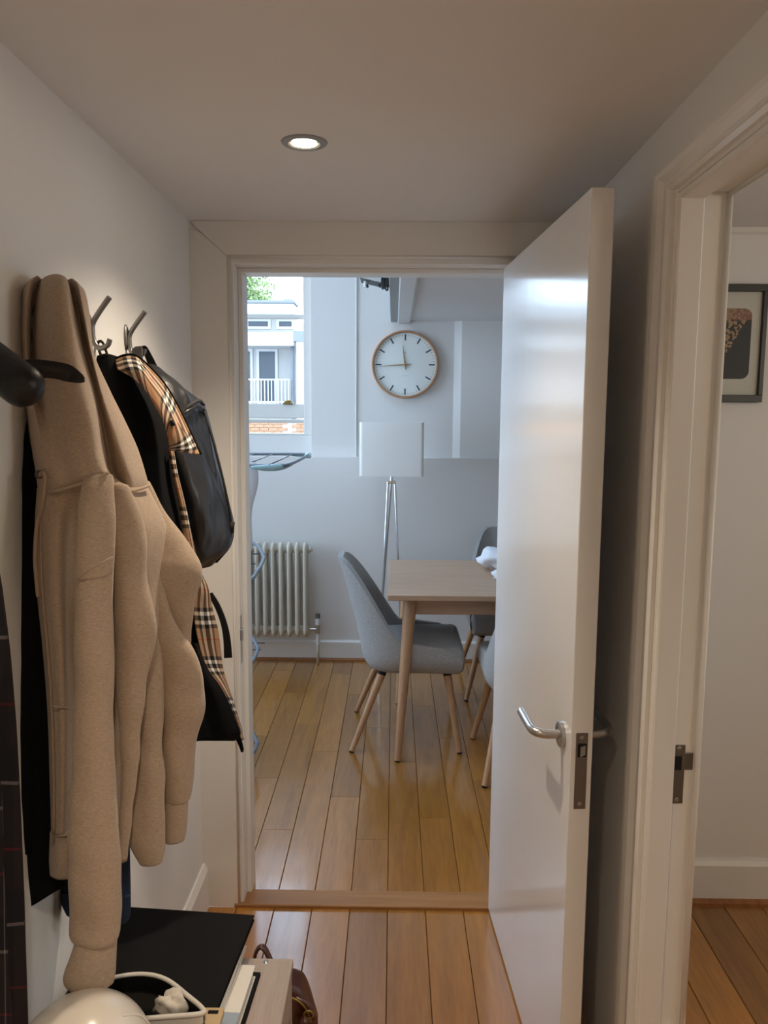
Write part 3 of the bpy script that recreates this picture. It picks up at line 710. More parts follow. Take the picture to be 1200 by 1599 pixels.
# ------------------------------------------------------------------ picture in the side room
fx0, fx1, fz0, fz1, fy = .775, 1.083, 1.587, 1.926, 2.36
pic = empty('picture_frame', ((fx0+fx1)/2, fy, fz0), 'black framed square picture with pale mount in the side room', 'picture')
b_ = .021
obj('frame', join(box(fx0, fx1, fy-.022, fy, fz1-b_, fz1, .001), box(fx0, fx1, fy-.022, fy, fz0, fz0+b_, .001), box(fx0, fx0+b_, fy-.022, fy, fz0+b_, fz1-b_, .001), box(fx1-b_*.6, fx1, fy-.022, fy, fz0+b_, fz1-b_, .001)), black_frame, pic)
mt = obj('mount', box(fx0+.012, fx1-.006, fy-.010, fy-.004, fz0+.012, fz1-.012), mat_card, pic)
def art(nt, b, tc):
    N, L = nt.nodes, nt.links
    sp = N.new('ShaderNodeSeparateXYZ'); L.new(tc.outputs['Object'], sp.inputs[0])
    mr = N.new('ShaderNodeMapRange'); mr.inputs[1].default_value = 0; mr.inputs[2].default_value = fz1-fz0; L.new(sp.outputs['Z'], mr.inputs[0])
    r = N.new('ShaderNodeValToRGB'); r.color_ramp.interpolation = 'CONSTANT'
    r.color_ramp.elements[0].color = (.012, .012, .014, 1); r.color_ramp.elements[1].position = .70; r.color_ramp.elements[1].color = (.24, .10, .075, 1)
    L.new(mr.outputs[0], r.inputs['Fac'])
    v = N.new('ShaderNodeTexNoise'); v.inputs['Scale'].default_value = 120; v.inputs['Detail'].default_value = 6; L.new(tc.outputs['Object'], v.inputs['Vector'])
    # pale ornament falls across the middle of the print
    dx = N.new('ShaderNodeMath'); dx.operation = 'MULTIPLY_ADD'; dx.inputs[1].default_value = 1.85; dx.inputs[2].default_value = .0547
    L.new(sp.outputs['X'], dx.inputs[0])
    ad = N.new('ShaderNodeMath'); ad.operation = 'SUBTRACT'; L.new(sp.outputs['Z'], ad.inputs[0]); L.new(dx.outputs[0], ad.inputs[1])
    le = N.new('ShaderNodeMath'); le.operation = 'GREATER_THAN'; le.inputs[1].default_value = 0; L.new(ad.outputs[0], le.inputs[0])
    gt = N.new('ShaderNodeMath'); gt.operation = 'GREATER_THAN'; gt.inputs[1].default_value = .50; L.new(v.outputs['Fac'], gt.inputs[0])
    mu = N.new('ShaderNodeMath'); mu.operation = 'MULTIPLY'; L.new(le.outputs[0], mu.inputs[0]); L.new(gt.outputs[0], mu.inputs[1])
    mx = N.new('ShaderNodeMix'); mx.data_type = 'RGBA'; L.new(mu.outputs[0], mx.inputs[0]); L.new(r.outputs['Color'], mx.inputs[6]); mx.inputs[7].default_value = (.34, .22, .12, 1)
    L.new(mx.outputs[2], b.inputs['Base Color'])
art_m = M('dark_print', (.02, .02, .02), .5, extra=art)
ix0, ix1, iz0, iz1, rc = fx0+.05, 1.043, 1.655, 1.858, .022
poly = []
for (cx, cz, a0) in ((ix1-rc, iz1-rc, 0), (ix0+rc, iz1-rc, 90), (ix0+rc, iz0+rc, 180), (ix1-rc, iz0+rc, 270)):
    for q in range(6):
        a = math.radians(a0+q*18); poly.append((cx+rc*math.cos(a), fy-.0105, cz+rc*math.sin(a)))
obj('print', prism(poly, (0, -.0006, 0)), art_m, mt)

# ------------------------------------------------------------------ outdoors beyond the far window
BY = 30.0
def P(x, y, Y=BY): return at(x, y, Y)
def zof(y, Y=BY): return at(420, y, Y).z
def xof(x, Y=BY): return at(x, 560, Y).x
bl = empty('apartment_building', (-7, BY+2, -8), 'white flat roofed apartment block with balcony seen through the window', 'building')
xr, xl = xof(460), -13.0
z_roof, z_fas, z_slab, z_slabb, z_balc = zof(474), zof(491), zof(520), zof(541), zof(632)
obj('parapet', box(xl, xr, BY-.1, BY+.9, z_fas, z_roof, .02), render_white, bl)
obj('roof_edge', box(xl, xr+.05, BY-.2, BY+1.0, z_roof, z_roof+.10, .01), render_grey, bl)
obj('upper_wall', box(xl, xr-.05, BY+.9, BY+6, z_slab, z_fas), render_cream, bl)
obj('balcony_slab', box(xl, xr+.02, BY-.3, BY+6, z_slabb, z_slab, .02), render_white, bl)
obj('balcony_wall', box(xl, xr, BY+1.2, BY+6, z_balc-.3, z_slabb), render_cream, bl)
obj('balcony_floor', box(xl, xr, BY-.3, BY+6, z_balc-.3, z_balc, .02), render_white, bl)
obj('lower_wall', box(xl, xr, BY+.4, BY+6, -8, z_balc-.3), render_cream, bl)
obj('roof_box', box(xof(438), xof(452), BY+1, BY+2, z_roof+.1, z_roof+.32, .02), render_grey, bl)
def bwin(x0, x1, y0, y1, Yw, nm='window'):
    a, b_, c, d = at(x0, y0, Yw).x, at(x1, y0, Yw).x, zof(y1, Yw), zof(y0, Yw)
    w = obj(nm, join(box(a-.10, a, Yw-.06, Yw+.05, c-.1, d+.1), box(b_, b_+.10, Yw-.06, Yw+.05, c-.1, d+.1), box(a, b_, Yw-.06, Yw+.05, d, d+.1), box(a, b_, Yw-.06, Yw+.05, c-.1, c)), upvc, bl)
    obj('pane', box(a, b_, Yw-.01, Yw+.05, c, d), far_glass, w)
for x0, x1 in ((350, 380), (388, 419), (436, 456)): bwin(x0, x1, 502, 510, BY+.9)
for x0, x1 in ((350, 366), (372, 391), (405, 430)): bwin(x0, x1, 549, 628, BY+1.2, 'glazed_door')
zr = zof(592)
rl = obj('railing', join(box(xl, xr-.15, BY-.22, BY-.16, zr-.05, zr), box(xl, xr-.15, BY-.22, BY-.16, z_balc+.08, z_balc+.13)), upvc, bl)
x = xr-.2
while x > -8:
    obj('baluster', box(x-.018, x+.018, BY-.21, BY-.17, z_balc, zr), upvc, rl); x -= .13
obj('drainpipe', tube([(xof(457.5), BY-.05, -8), (xof(457.5), BY-.05, z_slabb+.0)], .07, 10), render_grey, bl, True)
nb = empty('white_tower', (-2, 28, -8), 'plain white rendered wing right of the balcony block', 'building')
xa = at(463, 560, 28).x
zts = zof(517, 28)
zz = [-8.0, zof(600, 28), zof(565, 28), zof(533, 28)]
for i in range(3): obj('wall_panel', box(xa, xa+5, 28, 34, zz[i]+.02, zz[i+1]), render_white, nb)
obj('wall_core', box(xa+.03, xa+4.97, 28.03, 34, -8, zz[3]), render_grey, nb)
obj('roof', prism([(xa-.1, 27.9, zz[3]), (xa+5, 27.9, zz[3]), (xa+5, 27.9, zts+.6), (xa+1.0, 27.9, zts), (xa-.1, 27.9, zts)], (0, 6, 0)), render_grey, nb)
# brick parapet nearer
YB = 20.0
zb1, zb0 = zof(657, YB), -8
bw = struct('wall_garden', box(-9, 1.5, YB+.03, YB+.3, zb0, zb1-.005), mortar, 'orange brick wall outside below the window')
import itertools
bd = None
for r_ in range(8):
    for c in range(26):
        x = -6.6+c*.235+(.1175 if r_ % 2 else 0); z = zb1-.085*(r_+1)
        if abs(x-(at(453, 670, YB).x)) < .10: continue
        if bd is None:
            o = obj('brick', box(-.1125, .1125, 0, .05, 0, .075, .004), brick_m, bw); bd = o
        else:
            o = bd.copy(); COL.objects.link(o); o.parent = bw
        o.location = (x, YB+random.uniform(-.004, .004), z)
cp = obj('pier', box(at(451, 670, YB).x, at(456, 670, YB).x, YB-.04, YB+.2, -8, zb1-.01, .01), render_white, bw)
struct('ground', box(-60, 60, 5.2, 90, -8.2, -8), ground_m, 'street ground outside')
# tree
tr = empty('tree', (-8.0, 42, -8), 'leafy green tree rising behind the apartment roof', 'tree')
tcx, tcz = at(385, 455, 42).x, at(385, 455, 42).z
obj('trunk', tube([(tcx, 42, -8), (tcx+.1, 42, 2), (tcx-.1, 42, tcz-1)], [.35, .28, .12], 10), bark_m, tr, True)
V, F = [], []
rr = random.Random(3)
blobs = [(0, 0, 0, 1.6), (-1.6, .3, -.6, 1.7), (.35, -.3, -1.1, 1.1), (-.7, 0, .7, 1.1), (-2.8, 0, .1, 1.8), (-1.2, 0, -1.8, 1.7)]
for q in range(9000):
    bx_, by_, bz, R = blobs[q % len(blobs)]
    d = Vector((rr.gauss(0, 1), rr.gauss(0, 1), rr.gauss(0, 1))).normalized()*R*(rr.random()**.45)*(.8+.4*rr.random())
    p = Vector((tcx+bx_, 42+by_, tcz+bz))+d
    u = Vector((rr.gauss(0, 1), rr.gauss(0, 1), rr.gauss(0, 1))).normalized(); w = u.orthogonal().normalized()*.06; u = u*.11
    i = len(V); V += [p-u, p+w, p+u, p-w]; F.append([i, i+1, i+2, i+3])
cr = obj('crown', (V, F), leaf_m, tr); cr['kind'] = 'stuff'

# ------------------------------------------------------------------ garments: helpers
def cr1(vals, m):           # Catmull-Rom resample of a list of Vectors to m points
    k = len(vals); out = []
    for q in range(m):
        s = q/(m-1)*(k-1); i = min(int(s), k-2); t = s-i
        p0 = vals[i-1] if i else vals[0]*2-vals[1]; p1 = vals[i]; p2 = vals[i+1]; p3 = vals[i+2] if i+2 < k else vals[-1]*2-vals[-2]
        out.append(.5*((2*p1)+(p2-p0)*t+(2*p0-5*p1+4*p2-p3)*t*t+(3*p1-p0-3*p2+p3)*t**3))
    return out
def cloth(rows, nr, nc, thick=.02, back=(-.30, .95, 0), wr=.0, wsc=14, seed=0, uvscale=1, edge=.35):
    """closed cloth body: rows of (x, y, Y) photo points, upsampled; thickness goes to 'back'; returns mesh and uv"""
    R = [cr1([at(*p) for p in r], nc) for r in rows]
    colsn = [cr1([R[i][j] for i in range(len(R))], nr) for j in range(nc)]
    G = [[colsn[j][i] for j in range(nc)] for i in range(nr)]
    bk = Vector(back).normalized()
    V, F, UV = [], [], []
    us = [0]*nr
    for i in range(nr):
        u = 0
        for j in range(nc):
            if j: u += (G[i][j]-G[i][j-1]).length
            v = sum((G[a][j]-G[a-1][j]).length for a in range(1, i+1)) if j == 0 else UV[i*nc][1]
            p = G[i][j].copy()
            if wr:
                q = noise.noise(Vector((p.x*wsc, p.y*wsc, p.z*wsc*.45+seed)))+.5*noise.noise(Vector((p.x*wsc*2.2, p.y*wsc*2.2, p.z*wsc+seed)))
                p -= bk*wr*q
            V.append(p); UV.append((u*uvscale, v*uvscale))
    n0 = len(V)
    for i in range(nr):
        for j in range(nc):
            e = min(j, nc-1-j)/(nc-1)*2; e2 = min(i, nr-1-i)/(nr-1)*8
            t = thick*(edge+(1-edge)*min(1, e*2.2))*(.3+.7*min(1, e2))
            V.append(V[i*nc+j]+bk*t); UV.append(UV[i*nc+j])
    for s in (0, n0):
        for i in range(nr-1):
            for j in range(nc-1):
                q = [s+i*nc+j, s+i*nc+j+1, s+(i+1)*nc+j+1, s+(i+1)*nc+j]
                F.append(q if s else q[::-1])
    ed = [j for j in range(nc)]+[i*nc+nc-1 for i in range(1, nr)]+[(nr-1)*nc+j for j in range(nc-2, -1, -1)]+[i*nc for i in range(nr-2, 0, -1)]
    for q in range(len(ed)):
        a, b_ = ed[q], ed[(q+1) % len(ed)]; F.append([a, b_, b_+n0, a+n0])
    return (V, F), UV
def sleeve(rows, nr=60, n=28, dep=.75, folds=(), wr=.0, wsc=16, seed=0, capb=True):
    """tube of cloth: rows (y, xL, xR, Y); folds: (count, amplitude, twist per metre, phase)"""
    pr = cr1([Vector((at((r[1]+r[2])/2, r[0], r[3]))) for r in rows], nr)
    ax = cr1([Vector(((r[2]-r[1])/2/FPX*r[3], 0, 0)) for r in rows], nr)
    V, F = [], []
    for i in range(nr):
        c = pr[i]; a = max(.003, ax[i].x); d = Vector((c.x, c.y, 0)).normalized(); s = Vector((d.y, -d.x, 0))
        k = i/(nr-1); rnd = 1
        for j in range(n):
            th = 2*PI*j/n; r = 1
            for (cnt, amp, tw, ph) in folds: r += amp*math.sin(cnt*th+ph+tw*c.z)
            p = c+s*(a*math.cos(th)*r)+d*(a*dep*math.sin(th)*r)
            if wr:
                q = noise.noise(Vector((p.x*wsc*1.6, p.y*wsc*1.6, p.z*wsc*.35+seed)))+.6*noise.noise(Vector((p.x*wsc*.7+5, p.y*wsc*.7, (p.z+.5*p.x)*wsc*1.5+seed)))
                p += (s*math.cos(th)+d*math.sin(th))*wr*q
            V.append(p)
    for i in range(nr-1):
        for j in range(n): F.append([i*n+j, i*n+(j+1) % n, (i+1)*n+(j+1) % n, (i+1)*n+j])
    for base, zoff in ((0, .006), ((nr-1)*n, -.0)):
        c = sum((V[base+j] for j in range(n)), Vector())/n
        V.append(c+Vector((0, 0, zoff+(.020 if base else 0)))); ci = len(V)-1
        for j in range(n): F.append([base+j, base+(j+1) % n, ci])
    return V, F

# ------------------------------------------------------------------ coat hooks on the left wall
def coat_hook(px, py, label, ytip=0):
    """double prong steel hook: wall plate, long upper prong, short lower prong"""
    d = ray(px, py); b0 = Vector((0, 0, EYE))+d*(XL/d.x)
    y, z = b0.y, b0.z
    h = empty('coat_hook', (XL, y, z), label, 'coat hook', 'steel double coat hooks')
    obj('wall_plate', xf(lathe([(0, .006), (.008, .006), (.0105, .003), (.011, 0)], 20, (0, 0, 0), 'x'), Matrix.Translation((XL, y, z)) @ Matrix.Diagonal((1, 1, 2.6, 1))), dark_steel, h, 50)
    obj('upper_prong', tube(smoothpath([(XL+.006, y, z-.015), (XL+.010, y, z+.006), (XL+.024, y-.004, z+.026), (XL+.047, y-.008, z+.054)], 6), .0052, 10), dark_steel, h, 50)
    obj('lower_prong', tube(smoothpath([(XL+.008, y, z+.004), (XL+.010, y, z-.024), (XL+.020, y-.002, z-.040), (XL+.038, y-.005, z-.036), (XL+.044, y-.006, z-.024)], 6), .0050, 10), dark_steel, h, 50)
    return y, z
coat_hook(196, 527, 'steel double coat hook with the black backpack hanging from it')
coat_hook(137, 510, 'steel double coat hook between the beige hoodie and the backpack hook')
coat_hook(42, 500, 'steel double coat hook hidden under the beige hoodie hood')

# ------------------------------------------------------------------ beige hoodie
hd = empty('hoodie', (-.50, 1.24, .60), 'heathered beige hooded sweatshirt hanging from a wall hook', 'hoodie')
hood_rows = [
 [(52, 434, 1.262), (58, 431, 1.255), (66, 436, 1.285), (73, 431, 1.258), (86, 428, 1.250), (97, 430, 1.250), (104, 437, 1.285), (113, 435, 1.262), (122, 443, 1.285)],
 [(38, 450, 1.250), (48, 440, 1.225), (58, 446, 1.275), (67, 438, 1.232), (86, 434, 1.215), (103, 438, 1.220), (111, 450, 1.275), (121, 446, 1.235), (133, 458, 1.280)],
 [(34, 490, 1.245), (42, 480, 1.215), (52, 482, 1.270), (60, 478, 1.225), (84, 476, 1.200), (108, 480, 1.205), (122, 490, 1.270), (130, 488, 1.225), (141, 500, 1.285)],
 [(35, 545, 1.240), (42, 542, 1.212), (50, 542, 1.268), (58, 540, 1.225), (88, 540, 1.192), (118, 545, 1.200), (137, 552, 1.262), (142, 548, 1.235), (147, 552, 1.29)],
 [(38, 600, 1.234), (46, 600, 1.206), (55, 600, 1.250), (66, 600, 1.212), (98, 600, 1.188), (130, 602, 1.195), (149, 604, 1.260), (156, 602, 1.245), (170, 606, 1.305)],
 [(45, 650, 1.226), (54, 650, 1.200), (64, 650, 1.215), (80, 650, 1.200), (108, 650, 1.183), (142, 650, 1.190), (159, 652, 1.262), (172, 654, 1.245), (195, 656, 1.31)],
 [(50, 695, 1.222), (60, 695, 1.196), (74, 695, 1.192), (92, 696, 1.190), (118, 696, 1.180), (150, 696, 1.190), (167, 696, 1.268), (186, 698, 1.25), (216, 702, 1.32)],
 [(56, 735, 1.218), (66, 736, 1.190), (82, 738, 1.182), (102, 736, 1.180), (130, 734, 1.174), (160, 728, 1.186), (173, 732, 1.268), (200, 738, 1.252), (229, 742, 1.32)],
 [(60, 768, 1.214), (70, 768, 1.186), (86, 766, 1.180), (108, 760, 1.178), (134, 752, 1.176), (166, 740, 1.186), (180, 748, 1.265), (206, 768, 1.26), (233, 759, 1.32)],
]
g, _ = cloth(hood_rows, 80, 72, .06, (-.55, .84, 0), .006, 12, 1)
hood = obj('hood', g, hoodie_cloth, hd, True)
obj('neck_seam', tube(smoothpath([at(60, 769, 1.205), at(86, 767, 1.175), at(108, 761, 1.172), at(134, 753, 1.170), at(170, 738, 1.180)], 8), .0028, 6), hoodie_cloth, hood, True)
obj('neck_seam', tube(smoothpath([at(182, 775, 1.262), at(206, 768, 1.25), at(234, 758, 1.305)], 8), .0028, 6), hoodie_cloth, hood, True)
body_rows = [
 [(58, 762, 1.215), (72, 764, 1.190), (92, 764, 1.186), (116, 758, 1.190), (140, 752, 1.186), (165, 742, 1.195), (182, 748, 1.245), (206, 762, 1.250), (230, 758, 1.32)],
 [(54, 830, 1.215), (64, 830, 1.182), (90, 830, 1.172), (112, 830, 1.195), (140, 830, 1.20), (172, 830, 1.205), (196, 830, 1.225), (222, 830, 1.235), (262, 830, 1.32)],
 [(56, 920, 1.212), (66, 920, 1.176), (92, 920, 1.164), (112, 920, 1.195), (140, 920, 1.20), (176, 920, 1.205), (202, 920, 1.215), (230, 920, 1.240), (270, 930, 1.33)],
 [(66, 1010, 1.208), (76, 1010, 1.172), (96, 1010, 1.160), (114, 1010, 1.195), (140, 1010, 1.20), (178, 1010, 1.205), (208, 1010, 1.215), (236, 1000, 1.245), (270, 1010, 1.34)],
 [(74, 1110, 1.205), (84, 1110, 1.170), (100, 1110, 1.158), (114, 1110, 1.195), (140, 1110, 1.20), (178, 1110, 1.21), (206, 1110, 1.235), (232, 1110, 1.275), (256, 1110, 1.34)],
 [(78, 1220, 1.200), (86, 1220, 1.168), (100, 1220, 1.158), (112, 1220, 1.19), (140, 1220, 1.20), (176, 1220, 1.21), (200, 1220, 1.245), (228, 1220, 1.285), (250, 1220, 1.34)],
 [(80, 1305, 1.198), (86, 1305, 1.168), (98, 1305, 1.160), (110, 1305, 1.19), (140, 1300, 1.20), (176, 1290, 1.215), (198, 1280, 1.25), (224, 1270, 1.29), (244, 1262, 1.34)],
]
g, _ = cloth(body_rows, 90, 70, .06, (-.5, .86, 0), .008, 11, 4)
body = obj('body', g, hoodie_cloth, hd, True)
hem_rows = [
 [(79, 1304, 1.190), (90, 1305, 1.160), (104, 1305, 1.160), (120, 1304, 1.185), (160, 1300, 1.21)],
 [(78, 1312, 1.192), (90, 1313, 1.166), (104, 1313, 1.166), (120, 1312, 1.188), (160, 1310, 1.21)],
 [(77, 1345, 1.190), (90, 1348, 1.164), (104, 1348, 1.164), (120, 1346, 1.186), (160, 1340, 1.21)],
 [(78, 1368, 1.192), (90, 1373, 1.168), (104, 1373, 1.168), (120, 1370, 1.188), (160, 1364, 1.21)],
]
g, _ = cloth(hem_rows, 24, 30, .04, (-.5, .86, 0), .002, 18, 8)
obj('hem_band', g, hoodie_cloth, body, True)
obj('pocket_seam', tube(smoothpath([at(78, 1102, 1.160), at(92, 1104, 1.1525), at(112, 1106, 1.167)], 6), .0012, 6), hoodie_cloth, body, True)
obj('zip_edge', tube(smoothpath([at(63, 800, 1.172), at(65, 900, 1.160), at(74, 1010, 1.157), at(81, 1110, 1.155), at(84, 1220, 1.152), at(84, 1300, 1.152)], 8), .0024, 6), cord_beige, body, True)
# front sleeve
sA = obj('sleeve', sleeve([(742, 128, 176, 1.185), (770, 124, 178, 1.172), (850, 121, 177, 1.150), (980, 118, 178, 1.140), (1110, 114, 180, 1.134), (1240, 109, 184, 1.130), (1350, 106, 188, 1.128), (1430, 106, 189, 1.128), (1456, 107, 190, 1.128), (1466, 113, 188, 1.128)], 90, 32, .72, ((2, .03, 4, .6), (3, .025, -5, 2)), .007, 12, 3), hoodie_cloth, hd, True)
obj('cuff', sleeve([(1458, 118, 184, 1.128), (1468, 116, 185, 1.128), (1488, 110, 184, 1.128), (1512, 102, 183, 1.128), (1526, 102, 182, 1.128), (1538, 112, 179, 1.128)], 30, 32, .66, ((2, .03, 0, 1),), .002, 18, 9), hoodie_cloth, sA, True)
obj('armhole_seam', tube(smoothpath([at(122, 905, 1.116), at(140, 890, 1.104), at(160, 878, 1.102), at(176, 870, 1.118)], 6), .0016, 6), hoodie_cloth, sA, True)
# middle drape of the body falling between the sleeves
obj('drape', sleeve([(758, 172, 200, 1.225), (820, 176, 222, 1.212), (900, 178, 232, 1.200), (960, 178, 241, 1.196), (1000, 178, 243, 1.196), (1040, 178, 234, 1.196), (1100, 180, 222, 1.196), (1200, 184, 213, 1.196), (1290, 186, 203, 1.196), (1345, 186, 196, 1.198)], 80, 30, .7, ((2, .06, 9, .4), (3, .05, 7, 1.5)), .008, 12, 5), hoodie_cloth, body, True)
obj('drape', sleeve([(960, 212, 240, 1.27), (1040, 212, 250, 1.262), (1120, 210, 252, 1.258), (1200, 204, 257, 1.252), (1270, 198, 259, 1.248), (1300, 198, 260, 1.248), (1325, 206, 258, 1.248), (1346, 216, 252, 1.248)], 60, 30, .75, ((2, .05, 8, 1.4), (3, .04, 5, 0)), .008, 12, 6), hoodie_cloth, body, True)
# right sleeve: upper part to the elbow, then the fold and the forearm
sB = obj('sleeve', sleeve([(752, 204, 232, 1.335), (800, 212, 256, 1.330), (850, 218, 292, 1.325), (880, 224, 311, 1.320), (905, 230, 314, 1.320), (940, 240, 307, 1.322), (980, 256, 301, 1.324), (1005, 270, 299, 1.326), (1018, 280, 295, 1.328)], 70, 30, .72, ((2, .05, 10, .2), (3, .04, -9, 1)), .008, 12, 7), hoodie_cloth, hd, True)
obj('forearm', sleeve([(850, 212, 244, 1.285), (920, 222, 256, 1.282), (980, 236, 280, 1.284), (1015, 242, 306, 1.290), (1045, 246, 320, 1.296), (1075, 248, 324, 1.300), (1110, 250, 321, 1.300), (1160, 252, 311, 1.300), (1210, 254, 303, 1.300), (1240, 256, 298, 1.300), (1250, 258, 295, 1.300)], 80, 32, .78, ((2, .04, 9, 1), (3, .035, 12, 2)), .009, 11, 8), hoodie_cloth, sB, True)
obj('cuff', sleeve([(1242, 260, 293, 1.300), (1250, 257, 294, 1.300), (1275, 257, 293, 1.300), (1300, 257, 291, 1.300), (1313, 259, 288, 1.300)], 24, 28, .8, ((2, .05, 0, 1),), .002, 18, 2), hoodie_cloth, sB, True)
# drawstring and eyelet
dsr = obj('drawstring', tube(smoothpath([at(62, 744, 1.185), at(66, 738, 1.176), at(70, 748, 1.172), at(66, 790, 1.168), at(58, 820, 1.165), at(55, 870, 1.160), at(58, 915, 1.158), at(60, 932, 1.158)], 8), .0032, 8), cord_beige, hd, True)
obj('eyelet', tube([at(62+6*math.cos(a), 741+5*math.sin(a), 1.182) for a in [2*PI*i/12 for i in range(12)]], .0022, 6, closed=True), M('dark_eyelet', (.05, .04, .035), .5), dsr, True)

# ------------------------------------------------------------------ black coat behind the hoodie
bc = empty('black_coat', (-.55, 1.28, .80), 'long black coat hanging against the wall behind the beige hoodie', 'coat')
rows = [
 [(45, 640, 1.262), (70, 620, 1.25), (95, 610, 1.28), (120, 620, 1.33)],
 [(34, 720, 1.240), (62, 720, 1.225), (92, 720, 1.26), (125, 720, 1.33)],
 [(30, 820, 1.230), (58, 820, 1.215), (92, 820, 1.25), (130, 820, 1.33)],
 [(22, 950, 1.215), (55, 950, 1.205), (92, 950, 1.24), (135, 950, 1.32)],
 [(16, 1080, 1.200), (52, 1080, 1.195), (92, 1080, 1.23), (135, 1080, 1.31)],
 [(12, 1220, 1.190), (50, 1220, 1.185), (92, 1220, 1.22), (135, 1220, 1.30)],
 [(10, 1340, 1.185), (48, 1340, 1.180), (92, 1340, 1.21), (130, 1330, 1.30)],
 [(8, 1425, 1.185), (46, 1418, 1.182), (92, 1390, 1.215), (125, 1370, 1.30)],
]
g, _ = cloth(rows, 60, 30, .03, (-1, .25, 0), .004, 14, 11)
obj('body', g, black_cloth, bc, True)
obj('sleeve', sleeve([(700, 40, 62, 1.235), (820, 36, 60, 1.225), (1000, 30, 58, 1.205), (1200, 26, 55, 1.185), (1330, 26, 54, 1.182)], 50, 18, .6, ((2, .06, 6, 0),), .003, 14, 12), black_cloth, bc, True)
obj('hanging_loop', tube(smoothpath([at(52, 640, 1.26), at(50, 605, 1.265), at(58, 600, 1.262), at(64, 630, 1.255)], 5), .002, 6), bag_strap, bc, True)

# navy garment below the hoodie
nv = empty('navy_jacket', (-.5, 1.3, .68), 'navy blue garment hem hanging below the beige hoodie', 'jacket')
rows = [
 [(100, 1180, 1.30), (130, 1180, 1.27), (165, 1180, 1.265), (200, 1180, 1.28)],
 [(99, 1300, 1.29), (130, 1300, 1.26), (165, 1300, 1.255), (202, 1300, 1.27)],
 [(98, 1390, 1.285), (130, 1390, 1.255), (165, 1390, 1.25), (204, 1390, 1.265)],
 [(99, 1418, 1.285), (130, 1428, 1.255), (165, 1436, 1.25), (203, 1430, 1.265)],
 [(106, 1430, 1.285), (130, 1442, 1.255), (165, 1448, 1.25), (194, 1442, 1.265)],
]
g, _ = cloth(rows, 40, 30, .035, (-.6, .8, 0), .003, 14, 13)
obj('body', g, navy_cloth, nv, True)
rows = [[(98, 1396, 1.278), (130, 1400, 1.248), (165, 1402, 1.243), (204, 1398, 1.258)], [(98, 1415, 1.278), (130, 1424, 1.248), (165, 1430, 1.243), (204, 1424, 1.258)], [(104, 1430, 1.279), (130, 1442, 1.249), (165, 1448, 1.244), (197, 1442, 1.259)]]
g, _ = cloth(rows, 14, 24, .03, (-.6, .8, 0), .001, 14, 14)
obj('hem_band', g, navy_cloth, nv, True)

# ------------------------------------------------------------------ black coat with tan check lining
cc = empty('check_lined_coat', (-.48, 1.62, .80), 'black coat with tan check collar and lining between hoodie and backpack', 'coat')
rows = [
 [(150, 556, 1.565), (165, 552, 1.555), (182, 556, 1.560), (200, 562, 1.575), (214, 570, 1.59)],
 [(150, 600, 1.545), (170, 592, 1.520), (195, 592, 1.525), (222, 606, 1.555), (244, 622, 1.59)],
 [(155, 660, 1.530), (180, 655, 1.500), (210, 655, 1.505), (240, 660, 1.540), (264, 672, 1.59)],
 [(160, 740, 1.520), (190, 740, 1.488), (220, 740, 1.490), (250, 745, 1.53), (272, 750, 1.59)],
 [(170, 840, 1.510), (205, 840, 1.480), (240, 840, 1.485), (270, 850, 1.53), (292, 855, 1.60)],
 [(180, 940, 1.505), (220, 940, 1.475), (255, 940, 1.485), (285, 945, 1.54), (308, 950, 1.61)],
 [(190, 1040, 1.50), (230, 1040, 1.475), (270, 1040, 1.49), (300, 1042, 1.55), (326, 1045, 1.62)],
 [(200, 1110, 1.50), (240, 1112, 1.475), (285, 1110, 1.50), (325, 1108, 1.55), (352, 1106, 1.62)],
 [(205, 1158, 1.50), (245, 1162, 1.475), (290, 1160, 1.50), (335, 1154, 1.55), (372, 1150, 1.62)],
]
g, uv = cloth(rows, 80, 40, .05, (-.45, .9, 0), .005, 10, 21)
cb = obj('body', g, black_cloth, cc, True)
obj('hanging_loop', tube(smoothpath([at(158, 556, 1.552), at(153, 540, 1.556), at(155, 533, 1.556), at(161, 536, 1.552), at(168, 555, 1.548)], 6), .0028, 6), bag_strap, cc, True)
# turned-out collar with check underside
rows = [
 [(180, 560, 1.555), (181, 566, 1.535), (182, 572, 1.522), (184, 577, 1.515)],
 [(196, 554, 1.552), (200, 568, 1.520), (205, 582, 1.506), (210, 592, 1.502)],
 [(214, 556, 1.552), (219, 576, 1.512), (224, 597, 1.498), (229, 612, 1.494)],
 [(237, 576, 1.548), (236, 596, 1.508), (238, 618, 1.494), (242, 634, 1.490)],
 [(258, 600, 1.548), (254, 622, 1.506), (252, 640, 1.490), (254, 656, 1.486)],
 [(276, 630, 1.548), (270, 650, 1.506), (265, 664, 1.490), (261, 678, 1.486)],
 [(292, 662, 1.545), (284, 676, 1.508), (275, 686, 1.492), (264, 693, 1.486)],
 [(308, 696, 1.535), (298, 700, 1.508), (284, 702, 1.494), (266, 703, 1.486)],
 [(314, 709, 1.525), (302, 709, 1.508), (287, 706, 1.496), (268, 704, 1.488)],
]
g, uv = cloth(rows, 60, 20, .008, (.2, .95, .2), .001, 20, 22)
col = obj('collar', g, check_lining, cc, True, uv=uv)
obj('collar_piping', tube(smoothpath([at(x, y, Y-.002) for x, y, Y in [r[0] for r in rows]], 6), .0022, 6), black_cloth, col, True)
obj('buttonhole', join(tube([at(268, 656, 1.492), at(271, 665, 1.492)], .004, 8)), black_void, col, True)
